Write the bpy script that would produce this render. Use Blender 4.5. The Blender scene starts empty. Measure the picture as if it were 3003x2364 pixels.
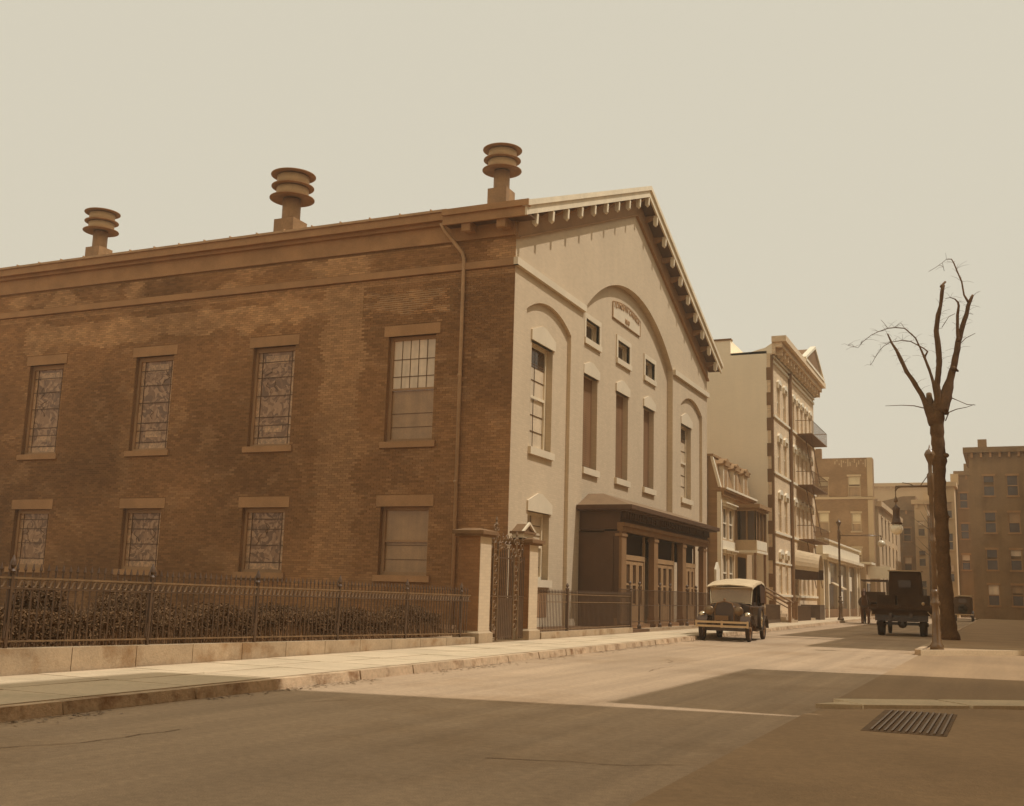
import bpy, bmesh, math, random
from mathutils import Vector, Matrix, noise
import numpy as np
random.seed(7)
R = math.radians
scn = bpy.context.scene
COL = scn.collection

# ------------------------------------------------------------------ camera
cd = bpy.data.cameras.new('camera'); cam = bpy.data.objects.new('camera', cd); COL.objects.link(cam)
cr = Vector((0.91209151, 0.40901805, 0.02816585)); cu = Vector((0.04512511, -0.16843404, 0.98467949)); cf = Vector((-0.40749577, 0.89684682, 0.17208425))
cam.matrix_world = Matrix(((cr.x, cu.x, -cf.x, 0.0), (cr.y, cu.y, -cf.y, 0.0), (cr.z, cu.z, -cf.z, 1.25), (0, 0, 0, 1)))
cd.sensor_width = 36.0; cd.lens = 36.0 * 3188.35 / 3003.0; cd.clip_start = 0.05; cd.clip_end = 3000
scn.camera = cam
# ------------------------------------------------------------------ sky, sun, exposure
SUN_EL, SUN_AZ = R(61.0), R(10.5)           # azimuth measured from +X towards +Y
w = bpy.data.worlds.new('World'); scn.world = w; w.use_nodes = True
nt = w.node_tree; nt.nodes.clear()
out = nt.nodes.new('ShaderNodeOutputWorld'); bg = nt.nodes.new('ShaderNodeBackground')
sky = nt.nodes.new('ShaderNodeTexSky'); sky.sky_type = 'NISHITA'; sky.sun_disc = False
sky.sun_elevation = SUN_EL; sky.sun_rotation = math.pi / 2 - SUN_AZ
sky.air_density = 1.0; sky.dust_density = 4.0
bw = nt.nodes.new('ShaderNodeRGBToBW'); nt.links.new(sky.outputs[0], bw.inputs[0])
mr = nt.nodes.new('ShaderNodeMapRange'); mr.inputs['From Min'].default_value = 0; mr.inputs['From Max'].default_value = 12
mr.inputs['To Min'].default_value = 6.0; mr.inputs['To Max'].default_value = 7.3; nt.links.new(bw.outputs[0], mr.inputs['Value'])
tint = nt.nodes.new('ShaderNodeVectorMath'); tint.operation = 'SCALE'; tint.inputs[0].default_value = (1.08, 1.01, 0.82)
nt.links.new(mr.outputs[0], tint.inputs['Scale']); nt.links.new(tint.outputs[0], bg.inputs[0])
bg.inputs[1].default_value = 0.1; nt.links.new(bg.outputs[0], out.inputs[0])
sl = bpy.data.lights.new('sun', 'SUN'); sl.energy = 2.6; sl.angle = R(0.5); sl.color = (1.0, 0.985, 0.955)
so = bpy.data.objects.new('sun', sl); COL.objects.link(so)
sd = Vector((math.cos(SUN_EL) * math.cos(SUN_AZ), math.cos(SUN_EL) * math.sin(SUN_AZ), math.sin(SUN_EL)))
so.rotation_euler = sd.to_track_quat('Z', 'Y').to_euler(); so.location = sd * 60
scn.view_settings.view_transform = 'Standard'; scn.view_settings.look = 'None'
scn.view_settings.exposure = 0.0; scn.view_settings.gamma = 1.0; scn.view_settings.use_curve_mapping = False
scn.render.engine = 'CYCLES'; scn.cycles.max_bounces = 6; scn.cycles.diffuse_bounces = 3; scn.cycles.volume_bounces = 1

# ------------------------------------------------------------------ materials
def lin(c): return tuple(((v / 255) / 12.92 if v / 255 <= 0.04045 else ((v / 255 + 0.055) / 1.055) ** 2.4) for v in c)
MATS = {}
def mat(name, rgb, rough=0.85, var=0.18, scale=0.6, fine=0.1, fscale=30.0, bump=0.0, bscale=40.0, metal=0.0, spec=0.25,
        brick=None, mortar=None, streak=0.0, attr=None, rand=0.0, stain=None, track=0.0, bc=(0.88, 1.1)):
    if name in MATS: return MATS[name]
    m = bpy.data.materials.new(name); m.use_nodes = True; MATS[name] = m
    n = m.node_tree; N = n.nodes; L = n.links; bs = N['Principled BSDF']
    col = lin(rgb)
    geo = N.new('ShaderNodeNewGeometry'); pos = geo.outputs['Position']
    def noise_(sc, detail=4, rough_=0.55, vec=None):
        t = N.new('ShaderNodeTexNoise'); t.inputs['Scale'].default_value = sc; t.inputs['Detail'].default_value = detail
        t.inputs['Roughness'].default_value = rough_; L.new(vec if vec else pos, t.inputs['Vector']); return t.outputs['Fac']
    def rng(v, a, b, lo=0.3, hi=0.7):
        r = N.new('ShaderNodeMapRange'); r.inputs['From Min'].default_value = lo; r.inputs['From Max'].default_value = hi
        r.inputs['To Min'].default_value = a; r.inputs['To Max'].default_value = b; L.new(v, r.inputs['Value']); return r.outputs[0]
    def mul(a, b):
        k = N.new('ShaderNodeMath'); k.operation = 'MULTIPLY'; L.new(a, k.inputs[0]); L.new(b, k.inputs[1]); return k.outputs[0]
    f = mul(rng(noise_(scale), 1 - var, 1 + var), rng(noise_(fscale, 3), 1 - fine, 1 + fine))
    if streak:
        vm = N.new('ShaderNodeVectorMath'); vm.operation = 'MULTIPLY'; vm.inputs[1].default_value = (2.2, 2.2, 0.16); L.new(pos, vm.inputs[0])
        f = mul(f, rng(noise_(1.0, 5, 0.6, vm.outputs[0]), 1 - streak, 1 + streak * 0.6))
    if track:
        vt = N.new('ShaderNodeVectorMath'); vt.operation = 'MULTIPLY'; vt.inputs[1].default_value = (2.6, 0.07, 1.0); L.new(pos, vt.inputs[0])
        f = mul(f, rng(noise_(1.0, 5, 0.6, vt.outputs[0]), 1 - track, 1 + track)); f = mul(f, rng(noise_(110, 2, 0.5), .86, 1.14))
    if rand:
        oi = N.new('ShaderNodeObjectInfo'); f = mul(f, rng(oi.outputs['Random'], 1 - rand, 1 + rand, 0, 1))
    base = N.new('ShaderNodeRGB'); base.outputs[0].default_value = (*col, 1); cs = base.outputs[0]
    hgt = None
    if brick:
        sx = N.new('ShaderNodeSeparateXYZ'); L.new(pos, sx.inputs[0])
        ad = N.new('ShaderNodeMath'); ad.operation = 'ADD'; L.new(sx.outputs[0], ad.inputs[0]); L.new(sx.outputs[1], ad.inputs[1])
        cx = N.new('ShaderNodeCombineXYZ'); L.new(ad.outputs[0], cx.inputs[0]); L.new(sx.outputs[2], cx.inputs[1])
        bt = N.new('ShaderNodeTexBrick'); L.new(cx.outputs[0], bt.inputs['Vector']); bt.inputs['Scale'].default_value = 1.0
        bt.inputs['Brick Width'].default_value = brick[0]; bt.inputs['Row Height'].default_value = brick[1]
        bt.inputs['Mortar Size'].default_value = brick[2]; bt.inputs['Mortar Smooth'].default_value = 0.3; bt.inputs['Bias'].default_value = 0.0
        bt.inputs['Color1'].default_value = (*[c * bc[0] for c in col], 1); bt.inputs['Color2'].default_value = (*[c * bc[1] for c in col], 1)
        bt.inputs['Mortar'].default_value = (*lin(mortar if mortar else rgb), 1)
        cs = bt.outputs['Color']; hgt = bt.outputs['Fac']
    if attr:
        at = N.new('ShaderNodeAttribute'); at.attribute_name = attr; cs = at.outputs['Color']
    if stain:
        mx = N.new('ShaderNodeMix'); mx.data_type = 'RGBA'; L.new(rng(noise_(stain[1], 6, 0.65), 0, 1, 0.5, 0.66), mx.inputs[0])
        L.new(cs, mx.inputs[6]); mx.inputs[7].default_value = (*lin(stain[0]), 1); cs = mx.outputs[2]
    sc = N.new('ShaderNodeVectorMath'); sc.operation = 'SCALE'; L.new(cs, sc.inputs[0]); L.new(f, sc.inputs['Scale'])
    L.new(sc.outputs[0], bs.inputs['Base Color'])
    bs.inputs['Roughness'].default_value = rough; bs.inputs['Metallic'].default_value = metal
    bs.inputs['Specular IOR Level'].default_value = spec
    if bump or hgt is not None:
        b = N.new('ShaderNodeBump'); b.inputs['Strength'].default_value = bump if bump else 0.4; b.inputs['Distance'].default_value = 0.02
        if hgt is not None:
            iv = N.new('ShaderNodeMath'); iv.operation = 'SUBTRACT'; iv.inputs[0].default_value = 1; L.new(hgt, iv.inputs[1])
            s2 = N.new('ShaderNodeMath'); s2.operation = 'ADD'; L.new(iv.outputs[0], s2.inputs[0]); L.new(noise_(bscale, 3), s2.inputs[1]); L.new(s2.outputs[0], b.inputs['Height'])
        else: L.new(noise_(bscale, 4), b.inputs['Height'])
        L.new(b.outputs[0], bs.inputs['Normal'])
    return m

BR = (0.218, 0.073, 0.009)
m_brick = mat('dark_brick', (152, 109, 70), 0.9, 0.16, 0.35, attr='Col', bump=0.4, bscale=90)
m_brick1 = mat('patch_brick', (162, 118, 76), 0.9, 0.18, 2.0, rand=0.28)
m_mortar = mat('old_mortar', (142, 104, 66), 0.95, 0.25, 0.5, 0.2, 20)
m_lmortar = mat('light_mortar', (206, 172, 130), 0.95, 0.22, 2.2)
m_trimstone = mat('brown_stone', (174, 131, 89), 0.85, 0.14, 1.2, 0.08, 25, bump=0.3)
m_facade = mat('painted_brick', (208, 184, 150), 0.8, 0.06, 0.3, 0.02, 30, streak=0.04, brick=BR, mortar=(203, 178, 145), bump=0.14, bc=(0.945, 1.035))
m_pierb = mat('shade_tone_pier_brick', (150, 106, 68), 0.9, 0.1, 1.0, brick=BR, mortar=(142, 102, 66), bump=0.3)  # dark brown carries the shade of the pier sides
m_cap = mat('cap_stone', (128, 96, 64), 0.85, 0.12, 2)
m_fstone = mat('painted_stone', (220, 200, 168), 0.75, 0.06, 1.0, 0.05, 25, bump=0.1)
m_cream = mat('cream_trim', (232, 212, 178), 0.7, 0.09, 1.5, 0.06, 20, streak=0.06)
m_soffit = mat('soffit_shade_tone', (104, 76, 50), 0.8, 0.15, 1.2)  # dark tone carries the shade under the eave
m_frieze = mat('frieze_shade_tone', (164, 124, 84), 0.8, 0.12, 1.2)  # browner than the cream trim: eave shade put into the colour
m_roof = mat('slate_roof', (130, 98, 66), 0.7, 0.2, 1.5)
m_metal = mat('vent_metal', (162, 122, 80), 0.55, 0.14, 2.5, 0.1, 12, streak=0.15)
m_drum = mat('vent_drum', (190, 156, 112), 0.6, 0.1, 2)
m_pipe = mat('downpipe_metal', (184, 146, 106), 0.6, 0.15, 2)
m_iron = mat('black_iron', (92, 67, 44), 0.5, 0.2, 4, 0.15, 30, spec=0.5)
m_ironl = mat('worn_iron', (128, 98, 64), 0.5, 0.25, 5, spec=0.5)
m_plinth = mat('plinth_stone', (184, 158, 124), 0.85, 0.12, 1.8, 0.09, 25, bump=0.3, stain=((156, 122, 84), 1.4), rand=0.07)
m_walk = mat('sidewalk_slab', (209, 184, 149), 0.85, 0.08, 0.9, 0.06, 20, bump=0.25, rand=0.045, stain=((192, 170, 136), 0.8))
m_kerbl = mat('pale_kerb_stone', (214, 188, 150), 0.85, 0.08, 2.0)
m_kerb = mat('kerb_stone', (198, 168, 132), 0.85, 0.14, 2.0, 0.12, 18, bump=0.5, rand=0.1, stain=((140, 104, 70), 2.2))
m_joint = mat('slab_joint', (160, 130, 96), 0.95)
m_road = mat('worn_asphalt', (176, 148, 117), 0.88, 0.13, 0.22, 0.11, 14, bump=0.35, bscale=60, stain=((162, 133, 101), 0.3), track=0.13)
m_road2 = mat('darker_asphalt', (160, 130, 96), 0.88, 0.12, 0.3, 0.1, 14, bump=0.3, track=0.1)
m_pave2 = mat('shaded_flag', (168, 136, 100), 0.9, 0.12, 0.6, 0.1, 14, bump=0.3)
m_ground = mat('packed_ground', (150, 118, 84), 0.95, 0.2, 0.3)
m_soil = mat('yard_soil', (112, 82, 54), 0.95, 0.25, 1.0)
m_leaf = mat('dark_leaf', (112, 82, 51), 0.8, 0.2, 3.0, rand=0.2)
m_leafl = mat('pale_leaf', (158, 120, 80), 0.7, 0.35, 3.0, rand=0.2)
m_bark = mat('tree_bark', (108, 78, 48), 0.95, 0.22, 3.0, 0.25, 25, bump=0.9, bscale=18)
m_dark = mat('dark_interior', (60, 42, 28), 0.9)
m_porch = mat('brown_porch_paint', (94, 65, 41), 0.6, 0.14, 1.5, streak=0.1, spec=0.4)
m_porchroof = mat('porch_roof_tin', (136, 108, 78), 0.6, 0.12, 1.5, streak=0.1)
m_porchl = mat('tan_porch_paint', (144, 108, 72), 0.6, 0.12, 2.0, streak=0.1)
m_door = mat('tan_door', (170, 134, 94), 0.6, 0.1, 2)
m_glassd = mat('dark_pane', (84, 62, 44), 0.12, 0.3, 1.5, spec=0.6)
m_glassm = mat('blind_pane', (232, 204, 168), 0.22, 0.12, 1.2, 0.05, 5, spec=0.6, streak=0.22)
m_glassl = mat('curtain_pane', (222, 198, 164), 0.3, 0.1, 2.5, streak=0.2, spec=0.5)
m_glassb = mat('shade_pane', (174, 136, 94), 0.3, 0.14, 1.8, streak=0.2, spec=0.5)
m_shutter = mat('brown_shutter', (158, 120, 84), 0.7, 0.1, 1.0, streak=0.18)
m_lead = mat('window_lead', (106, 78, 52), 0.5)
m_sashd = mat('dark_sash', (112, 82, 54), 0.6)
m_sash = mat('tan_sash', (170, 130, 90), 0.6)
def stained():
    m = mat('stained_glass', (150, 110, 72), 0.35, 0.15, 2.0, spec=0.5); n = m.node_tree; N = n.nodes; L = n.links; bs = N['Principled BSDF']
    geo = N.new('ShaderNodeNewGeometry'); ns = N.new('ShaderNodeTexNoise'); ns.inputs['Scale'].default_value = 1.6; L.new(geo.outputs['Position'], ns.inputs['Vector'])
    ad = N.new('ShaderNodeVectorMath'); ad.operation = 'ADD'; L.new(geo.outputs['Position'], ad.inputs[0]); L.new(ns.outputs['Color'], ad.inputs[1])
    oi = N.new('ShaderNodeObjectInfo'); o2 = N.new('ShaderNodeMath'); o2.operation = 'MULTIPLY'; o2.inputs[1].default_value = 37.0; L.new(oi.outputs['Random'], o2.inputs[0]); a2 = N.new('ShaderNodeVectorMath'); a2.operation = 'ADD'; L.new(ad.outputs[0], a2.inputs[0]); L.new(o2.outputs[0], a2.inputs[1])
    v = N.new('ShaderNodeTexVoronoi'); v.inputs['Scale'].default_value = 7.5; L.new(a2.outputs[0], v.inputs['Vector'])
    b2 = N.new('ShaderNodeRGBToBW'); L.new(v.outputs['Color'], b2.inputs[0])
    r = N.new('ShaderNodeValToRGB'); L.new(b2.outputs[0], r.inputs[0])
    r.color_ramp.elements[0].color = (*lin((122, 88, 58)), 1); r.color_ramp.elements[0].position = 0.25
    r.color_ramp.elements[1].color = (*lin((180, 140, 102)), 1); r.color_ramp.elements[1].position = 0.8
    e = r.color_ramp.elements.new(0.5); e.color = (*lin((150, 110, 74)), 1)
    L.new(r.outputs[0], bs.inputs['Base Color']); return m
m_stained = stained()
m_stainb = mat('glass_border', (184, 144, 104), 0.35, 0.3, 6.0, 0.3, 14, spec=0.5)
m_ten_side = mat('pale_party_wall', (252, 234, 202), 0.85, 0.03, 0.4, 0.02, 20, streak=0.03, brick=BR, mortar=(250, 232, 200), bump=0.06, bc=(0.98, 1.01))
m_ten_front = mat('tan_brick', (230, 201, 162), 0.85, 0.08, 0.6, brick=BR, mortar=(222, 192, 152))
m_quoin = mat('dark_quoin', (132, 98, 64), 0.85)
m_white = mat('white_trim', (236, 220, 190), 0.7, 0.06, 2)
m_clap = mat('brown_clapboard', (160, 124, 84), 0.8, 0.1, 1.2, rand=0.08)
m_apt = mat('brown_brick', (152, 114, 74), 0.9, 0.1, 0.3, brick=BR, mortar=(150, 116, 78), stain=((172, 134, 94), 0.35))
m_apt2 = mat('rust_brick', (152, 120, 84), 0.9, 0.12, 0.3, brick=BR, mortar=(154, 122, 88), bc=(0.95, 1.05), streak=0.12, stain=((134, 104, 72), 0.5))
m_tanwall = mat('tan_stucco', (200, 170, 130), 0.9, 0.1, 0.5)
m_winpale = mat('sunlit_pane', (226, 202, 160), 0.3, 0.1, 1)
m_black = mat('black_paint', (78, 54, 34), 0.25, 0.2, 3, spec=0.6)
m_tyre = mat('rubber', (62, 46, 34), 0.85)
m_canvas = mat('canvas', (206, 180, 142), 0.85, 0.1, 4)
m_canvasd = mat('dark_canvas', (82, 56, 35), 0.9, 0.2, 3)
m_nickel = mat('nickel', (214, 194, 160), 0.22, 0.05, 3, metal=0.85, spec=0.6)
m_headl = mat('dull_nickel', (130, 104, 74), 0.35, 0.1, 3, metal=0.7, spec=0.6)
m_bumper = mat('bumper_steel', (206, 172, 128), 0.35, 0.08, 3, metal=0.3)
m_lamp = mat('cast_iron_post', (116, 88, 58), 0.26, 0.2, 3, spec=0.6)
m_globe = mat('milk_glass', (232, 216, 184), 0.15, 0.05, 3, spec=0.6)
m_horse = mat('brown_horse', (100, 68, 44), 0.7, 0.2, 3)
m_wood = mat('truck_wood', (84, 58, 35), 0.8, 0.2, 3)
m_carglass = mat('windscreen_glass', (206, 176, 136), 0.1, 0.05, 2, spec=0.6)
m_carglass.node_tree.nodes['Principled BSDF'].inputs['Alpha'].default_value = 0.8
m_letter = mat('carved_letter', (176, 138, 98), 0.8)
m_gratebed = mat('dirty_grate', (124, 96, 66), 0.8, 0.2, 6)
m_grass = mat('dry_grass', (140, 104, 68), 0.8, 0.35, 2.0)

# ------------------------------------------------------------------ helpers
class Fr:
    def __init__(s, ox, oy, U, N, oz=0.0): s.O = Vector((ox, oy, oz)); s.U = Vector(U).normalized(); s.N = Vector(N).normalized()
    def P(s, u, z, d=0.0): return s.O + s.U * u + s.N * d + Vector((0, 0, z))
Z = Vector((0, 0, 1))
class M:
    def __init__(s): s.v = []; s.f = []; s.c = []
    def add(s, vs, fs, col=None):
        b = len(s.v); s.v += [tuple(q) for q in vs]; s.f += [tuple(b + i for i in f) for f in fs]
        if col is not None: s.c += [col] * len(vs)
        return s
    def hexa(s, p, col=None):   # 8 points: bottom 0-3, top 4-7
        return s.add(p, [(3, 2, 1, 0), (4, 5, 6, 7), (0, 1, 5, 4), (1, 2, 6, 5), (2, 3, 7, 6), (3, 0, 4, 7)], col)
    def box(s, x0, x1, y0, y1, z0, z1):
        return s.hexa([(x0, y0, z0), (x1, y0, z0), (x1, y1, z0), (x0, y1, z0), (x0, y0, z1), (x1, y0, z1), (x1, y1, z1), (x0, y1, z1)])
    def fb(s, fr, u0, u1, z0, z1, d0, d1):
        P = fr.P
        return s.hexa([P(u0, z0, d1), P(u1, z0, d1), P(u1, z0, d0), P(u0, z0, d0), P(u0, z1, d1), P(u1, z1, d1), P(u1, z1, d0), P(u0, z1, d0)])
    def prism(s, fr, poly, d0, d1):
        n = len(poly); vs = [fr.P(u, z, d1) for u, z in poly] + [fr.P(u, z, d0) for u, z in poly]
        fs = [tuple(range(n)), tuple(range(2 * n - 1, n - 1, -1))] + [(i, i + n, (i + 1) % n + n, (i + 1) % n) for i in range(n)]
        return s.add(vs, fs)
    def extr(s, poly, vec):     # polygon of 3d points swept by vec
        n = len(poly); vec = Vector(vec); vs = [Vector(p) for p in poly] + [Vector(p) + vec for p in poly]
        fs = [tuple(range(n)), tuple(range(2 * n - 1, n - 1, -1))] + [(i, i + n, (i + 1) % n + n, (i + 1) % n) for i in range(n)]
        return s.add(vs, fs)
    def tube(s, pts, rad, n=8, caps=True):
        pts = [Vector(p) for p in pts]; rad = rad if isinstance(rad, (list, tuple)) else [rad] * len(pts)
        b = len(s.v); prev = None
        for i, p in enumerate(pts):
            t = (pts[min(i + 1, len(pts) - 1)] - pts[max(i - 1, 0)])
            if t.length < 1e-9: t = Vector((0, 0, 1))
            t.normalize()
            a = prev if prev is not None else (Vector((0, 0, 1)) if abs(t.z) < 0.9 else Vector((1, 0, 0)))
            x = a - t * a.dot(t)
            if x.length < 1e-4: x = Vector((1, 0, 0)) - t * t.x
            x.normalize(); y = t.cross(x); prev = x
            for k in range(n):
                an = 2 * math.pi * k / n; s.v.append(tuple(p + (x * math.cos(an) + y * math.sin(an)) * rad[i]))
        for i in range(len(pts) - 1):
            for k in range(n):
                s.f.append((b + i * n + k, b + i * n + (k + 1) % n, b + (i + 1) * n + (k + 1) % n, b + (i + 1) * n + k))
        if caps:
            s.f.append(tuple(b + k for k in range(n))[::-1]); s.f.append(tuple(b + (len(pts) - 1) * n + k for k in range(n)))
        return s
    def lathe(s, c, prof, n=20, ax='Z'):
        c = Vector(c); b = len(s.v)
        for r, h in prof:
            for k in range(n):
                a = 2 * math.pi * k / n; p = (r * math.cos(a), r * math.sin(a), h)
                if ax == 'Y': p = (p[0], h, p[1])
                if ax == 'X': p = (h, p[0], p[1])
                s.v.append(tuple(c + Vector(p)))
        for i in range(len(prof) - 1):
            for k in range(n): s.f.append((b + i * n + k, b + i * n + (k + 1) % n, b + (i + 1) * n + (k + 1) % n, b + (i + 1) * n + k))
        if prof[0][0] > 1e-4: s.f.append(tuple(b + k for k in range(n))[::-1])
        if prof[-1][0] > 1e-4: s.f.append(tuple(b + (len(prof) - 1) * n + k for k in range(n)))
        return s
    def ball(s, c, r, n=12, sq=(1, 1, 1)):
        b = len(s.v); c = Vector(c); m = n // 2
        for i in range(m + 1):
            t = math.pi * i / m
            for k in range(n):
                a = 2 * math.pi * k / n; s.v.append(tuple(c + Vector((r * sq[0] * math.sin(t) * math.cos(a), r * sq[1] * math.sin(t) * math.sin(a), r * sq[2] * math.cos(t)))))
        for i in range(m):
            for k in range(n): s.f.append((b + i * n + k, b + (i + 1) * n + k, b + (i + 1) * n + (k + 1) % n, b + i * n + (k + 1) % n))
        return s
    def mesh(s, name, material=None, smooth=False, fix=True):
        me = bpy.data.meshes.new(name); me.from_pydata(s.v, [], s.f); me.validate()
        if s.c:
            at = me.color_attributes.new('Col', 'FLOAT_COLOR', 'POINT'); at.data.foreach_set('color', np.array(s.c, dtype=np.float32).ravel())
        if fix and len(s.f) < 60000:
            b = bmesh.new(); b.from_mesh(me); bmesh.ops.recalc_face_normals(b, faces=b.faces); b.to_mesh(me); b.free()
        if material: me.materials.append(material)
        if smooth: me.polygons.foreach_set('use_smooth', [True] * len(me.polygons))
        return me
    def build(s, name, material, parent=None, smooth=False, kind=None, label=None):
        return link(name, s.mesh(name, material, smooth), parent, kind=kind, label=label)
WORLD = {}
def link(name, me, parent=None, at=None, kind=None, label=None, rot=None):
    """mesh in world coordinates, or local to `at`, put under parent"""
    o = bpy.data.objects.new(name, me); COL.objects.link(o)
    base = Vector(at) if at is not None else Vector((0, 0, 0))
    pw = WORLD.get(parent.name, Vector((0, 0, 0))) if parent else Vector((0, 0, 0))
    if parent: o.parent = parent
    o.location = base - pw; WORLD[o.name] = base
    if rot: o.rotation_euler = rot
    if kind: o['kind'] = kind
    if label: o['label'] = label
    return o
def thing(name, label, cat, loc=(0, 0, 0), group=None):
    o = bpy.data.objects.new(name, None); COL.objects.link(o); o.location = loc; o.empty_display_size = 0.3
    WORLD[o.name] = Vector(loc); tag(o, label, cat, group); return o
def tag(o, label, cat, group=None):
    o['label'] = label; o['category'] = cat
    if group: o['group'] = group
    return o
def struct(o): o['kind'] = 'structure'; return o
def solid(name, mb, material, label, cat, group=None, smooth=False): return tag(mb.build(name, material, None, smooth), label, cat, group)

def wall(fr, u0, u1, z0, z1, ops, d0, d1, mb=None):
    mb = mb or M(); us = sorted({u0, u1, *[v for o in ops for v in (o[0], o[1]) if u0 < v < u1]}); 
    for a, b in zip(us, us[1:]):
        mid = (a + b) / 2; segs = sorted([(o[2], o[3]) for o in ops if o[0] < mid < o[1]]); z = z0
        for s0, s1 in segs:
            if s0 > z: mb.fb(fr, a, b, z, s0, d0, d1)
            z = max(z, s1)
        if z < z1: mb.fb(fr, a, b, z, z1, d0, d1)
    return mb

def window(parent, fr, u0, u1, z0, z1, d, frame_m, panes, bars_u=0, bars_z=0, sash=True, fw=0.07, glass=None, rail=0.07, bar=0.022, nm='window', bar_m=None):
    """frame object (part) with panes and bars as sub-parts; d = plane of the glass"""
    fm = M()
    fm.fb(fr, u0, u0 + fw, z0, z1, d, d + 0.07); fm.fb(fr, u1 - fw, u1, z0, z1, d, d + 0.07)
    fm.fb(fr, u0 + fw, u1 - fw, z0, z0 + fw, d, d + 0.066); fm.fb(fr, u0 + fw, u1 - fw, z1 - fw, z1, d, d + 0.066)
    zm = z0 + (z1 - z0) * 0.5
    if sash: fm.fb(fr, u0 + fw, u1 - fw, zm - rail / 2, zm + rail / 2, d, d + 0.062)
    win = fm.build(nm, frame_m, parent)
    halves = [(z0 + fw, zm - rail / 2), (zm + rail / 2, z1 - fw)] if sash else [(z0 + fw, z1 - fw)]
    for i, (a, b) in enumerate(halves):
        off = -0.02 if (sash and i == 0) else 0.0
        M().fb(fr, u0 + fw, u1 - fw, a, b, d - 0.03 + off, d + 0.01 + off).build('pane', panes[i] if isinstance(panes, (list, tuple)) else panes, win)
        if bars_u or bars_z:
            bm_ = M(); uu = u1 - u0 - 2 * fw
            for k in range(1, bars_u + 1): bm_.fb(fr, u0 + fw + uu * k / (bars_u + 1) - bar / 2, u0 + fw + uu * k / (bars_u + 1) + bar / 2, a, b, d + 0.012 + off, d + 0.03 + off)
            for k in range(1, bars_z + 1): bm_.fb(fr, u0 + fw, u1 - fw, a + (b - a) * k / (bars_z + 1) - bar / 2, a + (b - a) * k / (bars_z + 1) + bar / 2, d + 0.012 + off, d + 0.034 + off)
            bm_.build('glazing_bars', bar_m or m_lead, win)
    return win
def spiral(mb, fr, cu_, cz, r, turns, d, start=0.0, sgn=1, rad=0.012, n=22, shrink=0.85):
    pts = []
    for i in range(n + 1):
        t = i / n; a = start + sgn * turns * 2 * math.pi * t; rr = r * (1 - shrink * t)
        pts.append(fr.P(cu_ + rr * math.cos(a), cz + rr * math.sin(a), d))
    mb.tube(pts, rad, 5)

def kx(y): return -8.0 - 0.02 * y                      # left kerb line
FX = -10.85                                            # fence line along the church yard
# ================================================================== GROUND
g = M(); 
g.add([(-900, -300, -0.02), (900, -300, -0.02), (900, 2200, -0.02), (-900, 2200, -0.02)], [(0, 1, 2, 3)])
struct(g.build('ground', m_ground))
rp = M(); ys = [-12 + i * 4 for i in range(43)]
for a, b in zip(ys, ys[1:]): rp.add([(kx(a), a, 0), (-2.1, a, 0), (-2.1, b, 0), (kx(b), b, 0)], [(0, 1, 2, 3)])

rp.add([(-60, 150, 0.002), (60, 150, 0.002), (60, 156, 0.002), (-60, 156, 0.002)], [(0, 1, 2, 3)])
struct(rp.build('road', m_road))
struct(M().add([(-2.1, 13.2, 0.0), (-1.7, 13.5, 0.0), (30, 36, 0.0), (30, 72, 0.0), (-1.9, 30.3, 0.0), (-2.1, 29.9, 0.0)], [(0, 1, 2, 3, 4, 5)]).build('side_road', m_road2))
# left pavement: bed with individual flagstones
pv = M()
for a, b in zip(ys, ys[1:]): pv.hexa([(-13.8, a, -0.02), (kx(a) - 0.17, a, -0.02), (kx(b) - 0.17, b, -0.02), (-13.8, b, -0.02), (-13.8, a, 0.112), (kx(a) - 0.17, a, 0.112), (kx(b) - 0.17, b, 0.112), (-13.8, b, 0.112)])
pave = struct(pv.build('pavement', m_joint))
y = 1.0; random.seed(3)
while y < 92:
    ln = (1.5 if y < 30 else 2.2) + random.uniform(-.1, .1)
    inner = FX + 0.14 if y < 55 else -11.9
    cuts = [inner, inner + (kx(y) - 0.18 - inner) / 2 + random.uniform(-.15, .15), kx(y) - 0.18]
    for a, b in zip(cuts, cuts[1:]):
        o = M().hexa([(a + .008, y + .008, .10), (b - .008, y + .008, .10), (b - .008 - .02 * ln * .9, y + ln - .008, .10), (a + .008, y + ln - .008, .10)] +
                 [(a + .008, y + .008, .128 + random.uniform(0, .004)), (b - .008, y + .008, .128 + random.uniform(0, .004)), (b - .008 - .02 * ln * .9, y + ln - .008, .128 + random.uniform(0, .004)), (a + .008, y + ln - .008, .128)])
        o.build('flagstone', m_walk, pave)
    y += ln
y = 1.0
while y < 92:
    ln = (1.7 if y < 30 else 2.6) + random.uniform(-.3, .3); j = random.uniform(-.012, .012)
    M().hexa([(kx(y) - .168 + j, y + .01, -.02), (kx(y) + j, y + .01, -.02), (kx(y + ln) + j, y + ln - .01, -.02), (kx(y + ln) - .168 + j, y + ln - .01, -.02),
              (kx(y) - .168 + j, y + .01, .122), (kx(y) - .03 + j, y + .01, .122 + j * .5), (kx(y + ln) - .03 + j, y + ln - .01, .122 + j * .3), (kx(y + ln) - .168 + j, y + ln - .01, .122)]).build('kerbstone', m_kerb, pave)
    y += ln
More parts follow.
